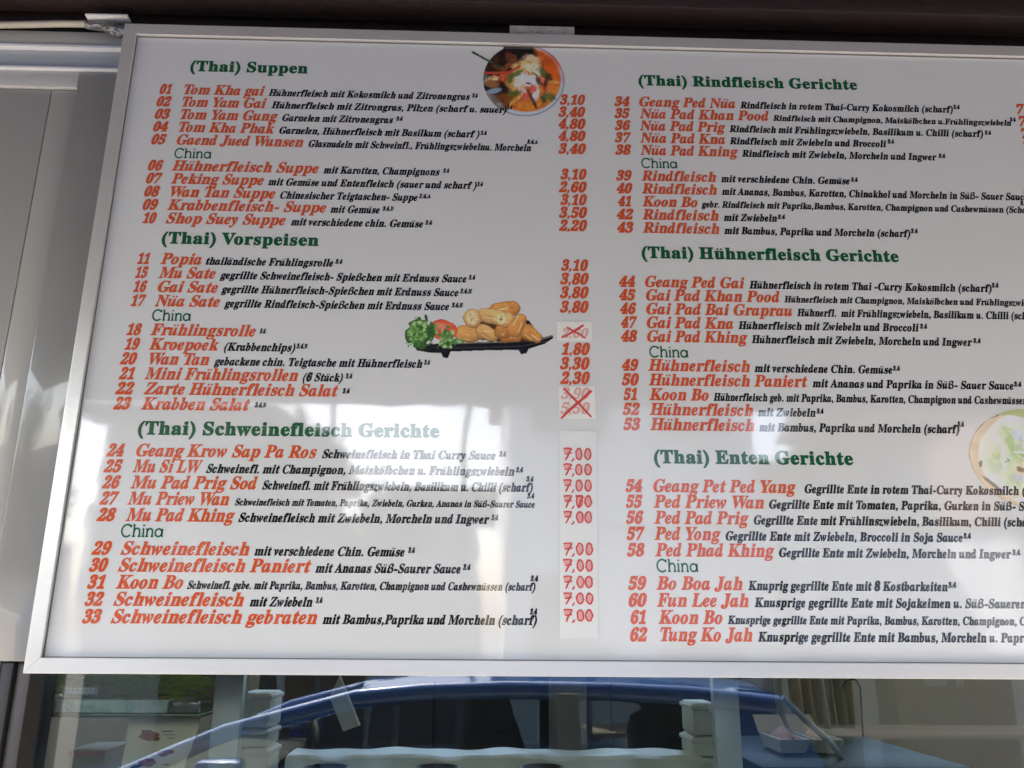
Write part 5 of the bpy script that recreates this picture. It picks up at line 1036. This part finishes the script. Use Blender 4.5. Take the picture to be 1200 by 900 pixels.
# curtain
cur_m = mat('curtain_cloth', (0.62, 0.57, 0.42), 0.8, noise=(30, .6, (.46, .42, .31), (3, 1, .3)), bump=(120, .2))
cu_ = MB(); nx, nz = 60, 18
a, b = at(908, 792, 1.25), at(1000, 872, 1.25)
for i in range(nx + 1):
    for j in range(nz + 1):
        u, v_ = i / nx, j / nz
        cu_.v.append((a.x + u * (b.x - a.x) + .02 * v_ * math.sin(u * 3), 1.25 + .022 * math.sin(u * 42) + .01 * math.sin(u * 17 + v_ * 2), a.z + .12 - v_ * (a.z + .12 - Zc - .004)))
cu_.f = [(i * (nz + 1) + j, i * (nz + 1) + j + 1, (i + 1) * (nz + 1) + j + 1, (i + 1) * (nz + 1) + j) for i in range(nx) for j in range(nz)]
cu_.s = [True] * len(cu_.f)
cr = cu_.build('curtain', cur_m)
tag(cr, 'beige gathered curtain hanging behind the takeaway trays', 'curtain')
# wire hoop
p = [at(986, 806, 1.1), at(990, 799, 1.1), at(998, 796, 1.1), at(1004, 797, 1.1), at(1008, 806, 1.1), at(1010, 840, 1.1), at(1012, 868, 1.1)]
p = p + [Vector((p[-1].x, 1.1, Zc + .003))]
tag(MB().tube(p, .0028, 8).build('wire_hoop', black_rubber), 'thin black wire hoop standing on the dark green counter', 'wire')
# pale tube in place of a reflected streak of light
p = [at(917, 817, .60), at(945, 845, .62), at(975, 872, .66), at(990, 893, .70)]
tag(MB().tube(p, .0065, 10).build('reflection_streak', mat('streak_blue', (0.46, 0.56, 0.66), 0.3)), 'pale blue tube standing in for a reflected streak across the takeaway trays', 'tube')
# white ledge with a rumpled film and dark bowls
Yl = 0.42
a, b = at(352, 876, Yl + .1), at(806, 900, Yl + .1)
zl = a.z - .003
lg = tag(empty('foam_ledge', ((a.x + b.x) / 2, Yl, zl - .05)), 'long pale foam ledge under a rumpled film behind the window', 'ledge')
MB().box(a.x, b.x, Yl, Yl + .10, zl - .075, zl - .002, .008).build('slab', box_m, lg)
fm = MB(); nx, ny = 90, 14
for i in range(nx + 1):
    for j in range(ny + 1):
        u, v_ = i / nx, j / ny
        x = a.x - .004 + u * (b.x - a.x + .008)
        wr = .004 * math.sin(x * 23 + 1.2 * math.sin(x * 7)) + .0025 * math.sin(x * 61 + v_ * 6)
        if v_ < .45: y, z = Yl - .006 - abs(wr) * 1.4 - .004 * v_, zl - .055 + v_ / .45 * .055 + wr * .5
        else: y, z = Yl - .006 + (v_ - .45) / .55 * .1, zl + .003 + wr * .5
        fm.v.append((x, y, z))
fm.f = [(i * (ny + 1) + j, (i + 1) * (ny + 1) + j, (i + 1) * (ny + 1) + j + 1, i * (ny + 1) + j + 1) for i in range(nx) for j in range(ny)]; fm.s = [True] * len(fm.f)
fm.build('film', mat('pale_film', (0.62, 0.65, 0.55), 0.35, noise=(18, .5, (.50, .53, .44))), lg)
for px, lab in ((382, 'left dark round bowl before the pale ledge'), (512, 'middle dark round bowl before the pale ledge'), (636, 'right dark round bowl before the pale ledge')):
    c = at(px, 899, .34)
    m_ = MB().lathe([(.02, -.03), (.034, -.022), (.041, 0.0), (.038, 0.001), (.03, -.018), (.001, -.022)], 22, (c.x, .34, c.z))
    tag(m_.build('dark_bowl', black_rubber), lab, 'bowl', 'dark bowls along the pale ledge')
# folded white card
pc = [at(398, 792, .40), at(421, 850, .40), at(402, 857, .40), at(386, 817, .40)]
cd = MB().add([q for q in pc] + [q + Vector((.002, .004, 0)) for q in pc], [(0, 1, 2, 3), (7, 6, 5, 4), (0, 4, 5, 1), (1, 5, 6, 2), (2, 6, 7, 3), (3, 7, 4, 0)])
tag(cd.build('leaning_card', mat('card_pale', (0.58, 0.58, 0.50), 0.5, noise=(25, .5, (.48, .48, .4)))), 'pale card leaning behind the window above the foam ledge', 'card')
a, b = at(298, 850, 1.62), at(922, 850, 1.62)  # black block added to keep the middle of the interior dark
cbn = tag(empty('dark_backdrop', ((a.x + b.x) / 2, 1.8, .05)), 'added wide black cabinet standing at the back of the kiosk', 'backdrop')
cab_m = mat('backdrop_black', (0.014, 0.014, 0.016), 0.5)
MB().box(a.x, b.x, 1.64, 2.03, .052, 1.66, .004).build('carcass', cab_m, cbn)
wd_ = (b.x - a.x) / 3
for k in range(3):
    d_o = MB().box(a.x + k * wd_ + .004, a.x + (k + 1) * wd_ - .004, 1.62, 1.6395, .12, 1.64, .003).build('door', cab_m, cbn)
    MB().box(a.x + (k + 1) * wd_ - .06, a.x + (k + 1) * wd_ - .045, 1.60, 1.6195, .9, 1.1, .003).build('handle', mat('handle_dark', (.1, .1, .1), .3), d_o)
# grey upright in the middle of the kiosk, paper slips on the back wall
a, b = at(645, 850, 1.2), at(688, 850, 1.2)
tag(MB().box(a.x, b.x, 1.2, 1.26, .051, 2.599, .004).build('support_post', mat('post_grey', (0.16, 0.165, 0.155), 0.4)), 'grey upright post inside the kiosk behind the ledge', 'post')
for px, wd, lab in ((1096, .085, 'wider white paper slip hanging on the grey inner wall'), (1125, .03, 'small white paper slip hanging on the grey inner wall')):
    c = at(px, 800, KY1 - .004)
    tag(MB().box(c.x - wd / 2, c.x + wd / 2, KY1 - .004, KY1 - .002, c.z - .012, c.z + .09).build('paper_slip', paper), lab, 'paper')

# ------------------------------------------------------------------ the street behind the lens (seen in the reflections)
car_paint = mat('car_paint', (0.05, 0.14, 0.40), 0.12, metal=0.2, coat=1.0)
car_glass = window_glass('car_glass', (0.62, 0.66, 0.66), 1.5)
tyre_m = mat('tyre', (0.02, 0.02, 0.02), 0.8)
rim_m = mat('rim', (0.55, 0.56, 0.58), 0.3, metal=0.9)
seat_m = mat('seat_cloth', (0.20, 0.17, 0.15), 0.8)
lining = mat('car_lining', (0.32, 0.31, 0.29), 0.8)
dash_m = mat('dashboard', (0.03, 0.03, 0.032), 0.6)
car = tag(empty('parked_car', (-0.6, -3.45, 0)), 'blue parked car standing across the paved square', 'car')
YN, YF = -2.60, -4.30
YM = (YN + YF) / 2
st = []   # x, half width, z of the top edge
for x, hw, zt in ((-2.95, .55, .60), (-2.85, .70, .70), (-2.6, .78, .80), (-2.2, .82, .88), (-1.8, .84, .94), (-1.3, .85, .95), (-.5, .85, .96), (.4, .85, .98), (1.1, .85, 1.0), (1.5, .83, 1.0), (1.68, .76, .95), (1.74, .66, .8)):
    ring = [(-hw * .86, .20), (-hw, .34), (-hw, .62), (-hw * .985, zt - .10), (-hw * .93, zt - .015), (-hw * .80, zt), (hw * .80, zt), (hw * .93, zt - .015), (hw * .985, zt - .10), (hw, .62), (hw, .34), (hw * .86, .20)]
    st.append([(x, YM + y, z) for y, z in ring])
m_ = MB(); n = 12
for r_ in st: m_.v += r_
for i in range(len(st) - 1):
    for k in range(n):
        m_.f.append((i * n + k, i * n + (k + 1) % n, (i + 1) * n + (k + 1) % n, (i + 1) * n + k))
m_.f += [tuple(range(n)), tuple((len(st) - 1) * n + k for k in range(n))]
m_.s = [True] * len(m_.f)
m_.build('body', car_paint, car)
roofx = [(-.62, 1.385), (-.3, 1.425), (.1, 1.44), (.6, 1.435), (1.0, 1.415), (1.42, 1.37)]
def shell(y0, y1, dz, name, m):
    q = MB(); ys = [y0 + (y1 - y0) * k / 8 for k in range(9)]
    for x, z in roofx:
        for y in ys:
            c = (y - YM) / .62
            q.v.append((x, y, z + dz - .085 * abs(c) ** 2.2))
    for i in range(len(roofx) - 1):
        for k in range(8): q.f.append((i * 9 + k, i * 9 + k + 1, (i + 1) * 9 + k + 1, (i + 1) * 9 + k))
    q.s = [True] * len(q.f)
    return q.build(name, m, car)
shell(YM - .62, YM + .62, .02, 'roof', car_paint)
shell(YM - .60, YM + .60, -.02, 'headliner', lining)
for s in (-1, 1):
    yr, yb = YM + s * .62, YM + s * .79
    MB().tube([(-1.75, YM + s * .78, .95), (-1.2, YM + s * .71, 1.18), (-.62, yr, 1.325)] + [(x, yr, z - .07) for x, z in roofx[1:]], [.045, .042, .045, .045, .045, .045, .05, .055], 10).build('roof_rail', car_paint, car)
    MB().prism([(.34, .96), (.46, .96), (.44, 1.36), (.34, 1.36)], YM + s * .70 - .03, YM + s * .70 + .03).build('door_pillar', black_rubber, car)
    MB().add([(1.15, yb, .98), (1.60, yb, .98), (1.46, yr, 1.36), (1.22, yr, 1.38), (1.15, yb - s * .05, .98), (1.60, yb - s * .05, .98), (1.46, yr - s * .05, 1.36), (1.22, yr - s * .05, 1.38)],
             [(0, 1, 2, 3), (7, 6, 5, 4), (0, 4, 5, 1), (1, 5, 6, 2), (2, 6, 7, 3), (3, 7, 4, 0)]).build('rear_pillar', car_paint, car)
    for x0, x1, x2, x3 in ((-1.68, .33, .335, -.66), (.47, 1.16, 1.22, .45)):
        yy, y2 = yb + s * .004, yr + s * .004
        MB().add([(x0, yy, .97), (x1, yy, .97), (x2, y2, 1.37), (x3, y2, 1.37)], [(0, 1, 2, 3)]).build('side_window', car_glass, car)
    for x in (-2.15, .95):
        o = MB().lathe([(.19, -.10), (.31, -.11), (.325, -.07), (.325, .07), (.31, .11), (.19, .10)], 28, (x, YM + s * .74, .325), 'Y').build('wheel', tyre_m, car)
        MB().lathe([(.001, s * .085), (.05, s * .09), (.17, s * .075), (.20, s * .10), (.20, -.08)], 20, (x, YM + s * .74, .325), 'Y').build('rim', rim_m, o)
    MB().box(-1.25, -1.05, YM + s * .93 - .07, YM + s * .93 + .07, .98, 1.10, .03).build('mirror', car_paint, car)
    MB().box(.08, .24, YM + s * .855 - .012, YM + s * .855 + .012, .83, .86, .006).build('door_handle', car_paint, car)
    MB().box(-2.93, -2.78, YM + s * .52 - .13, YM + s * .52 + .13, .56, .68, .03).build('headlight', mat('lamp_lens', (.7, .7, .72), .1), car)
    for x in (-.14, .85):
        t = MB().box(x, x + .34, YM + s * .36 - .24, YM + s * .36 + .24, .55, 1.20, .11).build('seat', seat_m, car)
        MB().box(x + .06, x + .28, YM + s * .36 - .13, YM + s * .36 + .13, 1.19, 1.32, .06).build('headrest', seat_m, t)
MB().add([(-1.70, YM - .74, .97), (-1.70, YM + .74, .97), (-.64, YM + .60, 1.38), (-.64, YM - .60, 1.38)], [(0, 1, 2, 3)]).build('windscreen', car_glass, car)
MB().add([(1.62, YM - .70, 1.0), (1.62, YM + .70, 1.0), (1.46, YM + .58, 1.36), (1.46, YM - .58, 1.36)], [(0, 1, 2, 3)]).build('rear_window', car_glass, car)
MB().box(-1.62, -1.05, YM - .72, YM + .72, .80, 1.0, .05).build('dashboard', dash_m, car)
ring = [(-.86 + .06 * math.cos(t), YM + .36 + .19 * math.cos(t * 1.0) , 1.0 + .19 * math.sin(t)) for t in [2 * math.pi * k / 24 for k in range(25)]]
MB().tube(ring, .015, 8, False).build('steering_wheel', dash_m, car)

def house(name, label, x0, x1, y, dep, h, wall_c, roof_c, cols, rows, roof_h, z0=.2):
    t = tag(empty(name, ((x0 + x1) / 2, y - dep / 2, -.12)), label, 'house')
    wm = mat(name + '_wall', wall_c, .85, noise=(1.5, .5, tuple(c * .85 for c in wall_c)))
    MB().box(x0, x1, y - dep, y, -.12, h).build('wall', wm, t)
    rm = mat(name + '_roof', roof_c, .8, noise=(6, .6, tuple(c * .7 for c in roof_c)))
    yo = .35
    MB().prism([(y + yo, h - .06), (y + yo, h + .04), (y - dep / 2, h + roof_h), (y - dep - yo, h + .04), (y - dep - yo, h - .06)], x0 - .3, x1 + .3, 'X').build('roof', rm, t)
    gm = mat(name + '_pane', (.04, .05, .06), .05, ior=1.6); fm_ = mat(name + '_frame', (.7, .7, .68), .5)
    wx, hh = (x1 - x0) / cols, h / rows
    for i in range(cols):
        for j in range(rows):
            cx, cz = x0 + (i + .5) * wx, j * hh + hh * .58
            if j == 0 and i == cols // 2:
                MB().box(cx - .5, cx + .5, y - .02, y + .03, -.1, 2.1, .01).build('door', mat(name + '_door', (.12, .07, .04), .5), t); continue
            f_ = MB().box(cx - .55, cx + .55, y - .02, y + .05, cz - .65, cz + .65, .01).build('window', fm_, t)
            MB().box(cx - .48, cx - .02, y + .03, y + .054, cz - .58, cz + .58).build('pane', gm, f_)
            MB().box(cx + .02, cx + .48, y + .03, y + .054, cz - .58, cz + .58).build('pane', gm, f_)
    return t
house('plastered_house', 'white plastered house with a dark roof across the street', .25, 3.4, -9.4, 7, 5.9, (.80, .79, .78), (.09, .06, .05), 2, 2, 2.0)
house('brick_house', 'pale reddish house with white windows across the street', 6.6, 13.5, -9.6, 7, 5.6, (.50, .38, .33), (.08, .06, .055), 4, 2, 2.0)
house('cream_house', 'cream house with a brown roof across the street', -4.9, -3.0, -9.6, 7, 4.33, (.46, .43, .36), (.10, .05, .04), 2, 1, .55)
house('low_garage', 'low white garage between the houses across the street', -2.65, -1.35, -9.8, 4, 2.95, (.56, .55, .52), (.12, .11, .10), 1, 1, .12)
house('garden_annex', 'small pale annex leaning against the white house across the street', -1.0, -.15, -9.9, 3, 3.35, (.50, .49, .46), (.13, .11, .1), 1, 1, .1)
house('side_garage', 'low pale shed between the white and the reddish house', 3.5, 5.0, -9.9, 4, 3.75, (.55, .53, .48), (.13, .11, .1), 1, 1, .12)
house('corner_cottage', 'small cottage beside the reddish house across the street', 5.35, 5.75, -9.5, 4, 4.2, (.42, .36, .30), (.1, .06, .05), 1, 1, .4)
pole_m = mat('pole_grey', (.12, .12, .12), .5)
for x, lab in ((-.30, 'slim dark lamp post beside the white house across the street'), (-1.92, 'slim dark lamp post before the low white garage')):
    t = tag(empty('street_lamp', (x, -8.9, -.12)), lab, 'street lamp', 'street lamps across the street')
    MB().tube([(x, -8.9, -.12), (x, -8.9, 2.5), (x, -8.9, 5.6)], [.06, .045, .035], 10).build('pole', pole_m, t)
    MB().box(x - .09, x + .09, -8.9 - .12, -8.9 + .35, 5.58, 5.68, .02).build('lamp_head', pole_m, t)
bark = mat('bark', (.10, .075, .055), .9, noise=(12, .8, (.06, .045, .035), (3, 3, .4)), bump=(30, .6))
leafA = mat('leaf_green', (.06, .11, .03), .6, noise=(3, .8, (.10, .15, .05)))
def tree(x, y, h, cr, cz, label, n, seed):
    r_ = random.Random(seed)
    t = tag(empty('street_tree', (x, y, -.12)), label, 'tree', 'trees across the street')
    tk = MB().tube([(x, y, -.12), (x + .05, y, h * .3), (x - .03, y + .05, h * .6), (x + .05, y, h * .9)], [.16, .12, .08, .03], 10)
    for k in range(7):
        an = k * 2.4; z = h * (.4 + .06 * k)
        tk.tube([(x, y, z), (x + math.cos(an) * cr * .5, y + math.sin(an) * cr * .5, z + .4), (x + math.cos(an) * cr * .8, y + math.sin(an) * cr * .8, z + .7)], [.05, .03, .012], 6)
    tk.build('trunk', bark, t)
    c_ = MB()
    cl = [(r_.gauss(0, .45), r_.gauss(0, .45), r_.gauss(0, .42)) for _ in range(26)]
    for k in range(n):
        a_ = cl[k % 26]
        p = Vector((x + (a_[0] + r_.gauss(0, .2)) * cr, y + (a_[1] + r_.gauss(0, .2)) * cr, cz + (a_[2] + r_.gauss(0, .18)) * cr))
        q = Euler((r_.uniform(0, 6), r_.uniform(0, 6), r_.uniform(0, 6))).to_matrix()
        s = r_.uniform(.05, .10)
        c_.add([p + q @ Vector(v) * s for v in ((-1, 0, 0), (0, -.5, .1), (1, 0, 0), (0, .5, .1))], [(0, 1, 2, 3)])
    c_.build('crown', leafA, t)
tree(-2.45, -8.4, 3.4, .72, 3.15, 'bushy green tree before the cream house across the street', 2600, 1)
tree(-9.0, -8.4, 4.2, 1.3, 3.5, 'larger green tree at the far left across the street', 2600, 2)
tree(-5.35, -8.6, 3.4, .42, 3.2, 'slim green tree at the left end of the cream house', 1000, 7)
tree(4.0, -8.6, 4.4, .4, 3.7, 'slender green tree before the pale shed across the street', 900, 3)
tree(-1.2, -8.7, 3.0, .42, 2.75, 'small round tree before the garden annex across the street', 1100, 5)

# added stall: backlit white cloths brighten the reflection in the lower right board
def cloth_mat(name, col):
    m = bpy.data.materials.new(name); m.use_nodes = True; n = m.node_tree
    p = n.nodes['Principled BSDF']; out = n.nodes['Material Output']
    p.inputs['Base Color'].default_value = (*col, 1); p.inputs['Roughness'].default_value = .9
    tl = n.nodes.new('ShaderNodeBsdfTranslucent'); tl.inputs[0].default_value = (*col, 1)
    mx = n.nodes.new('ShaderNodeMixShader'); mx.inputs[0].default_value = .5
    n.links.new(p.outputs[0], mx.inputs[1]); n.links.new(tl.outputs[0], mx.inputs[2]); n.links.new(mx.outputs[0], out.inputs[0])
    return m
cl_m = cloth_mat('reflector_cloth', (.74, .78, .84))
stall = tag(empty('reflector_stall', (3.2, -6.4, -.12)), 'added stall whose hanging white cloths brighten the board reflection', 'stall')
for x in (.92, 3.05, 5.6):
    for y in (-6.5, -7.6):
        MB().box(x - .025, x + .025, y - .025, y + .025, -.12, 2.75 if y > -7 else 2.75, .004).build('post', pole_m, stall)
def hang(x0, x1, z0, z1, y):
    q = MB(); nx, nz = 60, 8
    for i in range(nx + 1):
        for j in range(nz + 1):
            u, v_ = i / nx, j / nz
            q.v.append((x0 + u * (x1 - x0), y + .03 * math.sin(u * 31 + .6 * math.sin(u * 9)) * (.4 + .6 * v_), z1 + (z0 - z1) * v_ + .015 * math.sin(u * 24) * v_))
    q.f = [(i * (nz + 1) + j, i * (nz + 1) + j + 1, (i + 1) * (nz + 1) + j + 1, (i + 1) * (nz + 1) + j) for i in range(nx) for j in range(nz)]; q.s = [True] * len(q.f)
    return q.build('hanging_cloth', cl_m, stall)
hang(.98, 2.98, 1.50, 2.62, -7.62)
hang(3.12, 5.56, 1.46, 2.66, -7.62)
MB().box(.85, 5.68, -7.68, -7.64, 2.66, 2.72, .004).build('rail', pole_m, stall)
MB().box(.95, 5.58, -7.5, -6.7, .72, .76, .005).build('table_top', mat('stall_table', (.3, .22, .14), .7), stall)
for x in (1.05, 3.2, 5.45):
    MB().box(x - .03, x + .03, -7.4, -6.8, -.118, .719, .004).build('table_leg', pole_m, stall)

gw = tag(empty('sky_block_wall', (-8.6, -9.7, -.12)), 'plain rendered wall added left of the cream house to block low sky light', 'wall')  # unseen wall added to keep low sky off the frame and glass
MB().box(-12.2, -5.25, -9.9, -9.6, -.12, 2.62).build('wall_body', mat('block_wall_render', (.30, .28, .25), .9, noise=(2, .5, (.24, .225, .2)), bump=(15, .3)), gw)
for k in range(14):
    MB().box(-12.2 + k * .4965, -12.2 + k * .4965 + .49, -9.94, -9.56, 2.621, 2.68, .006).build('coping_stone', mat('coping', (.34, .33, .31), .85) if k == 0 else bpy.data.materials['coping'], gw)
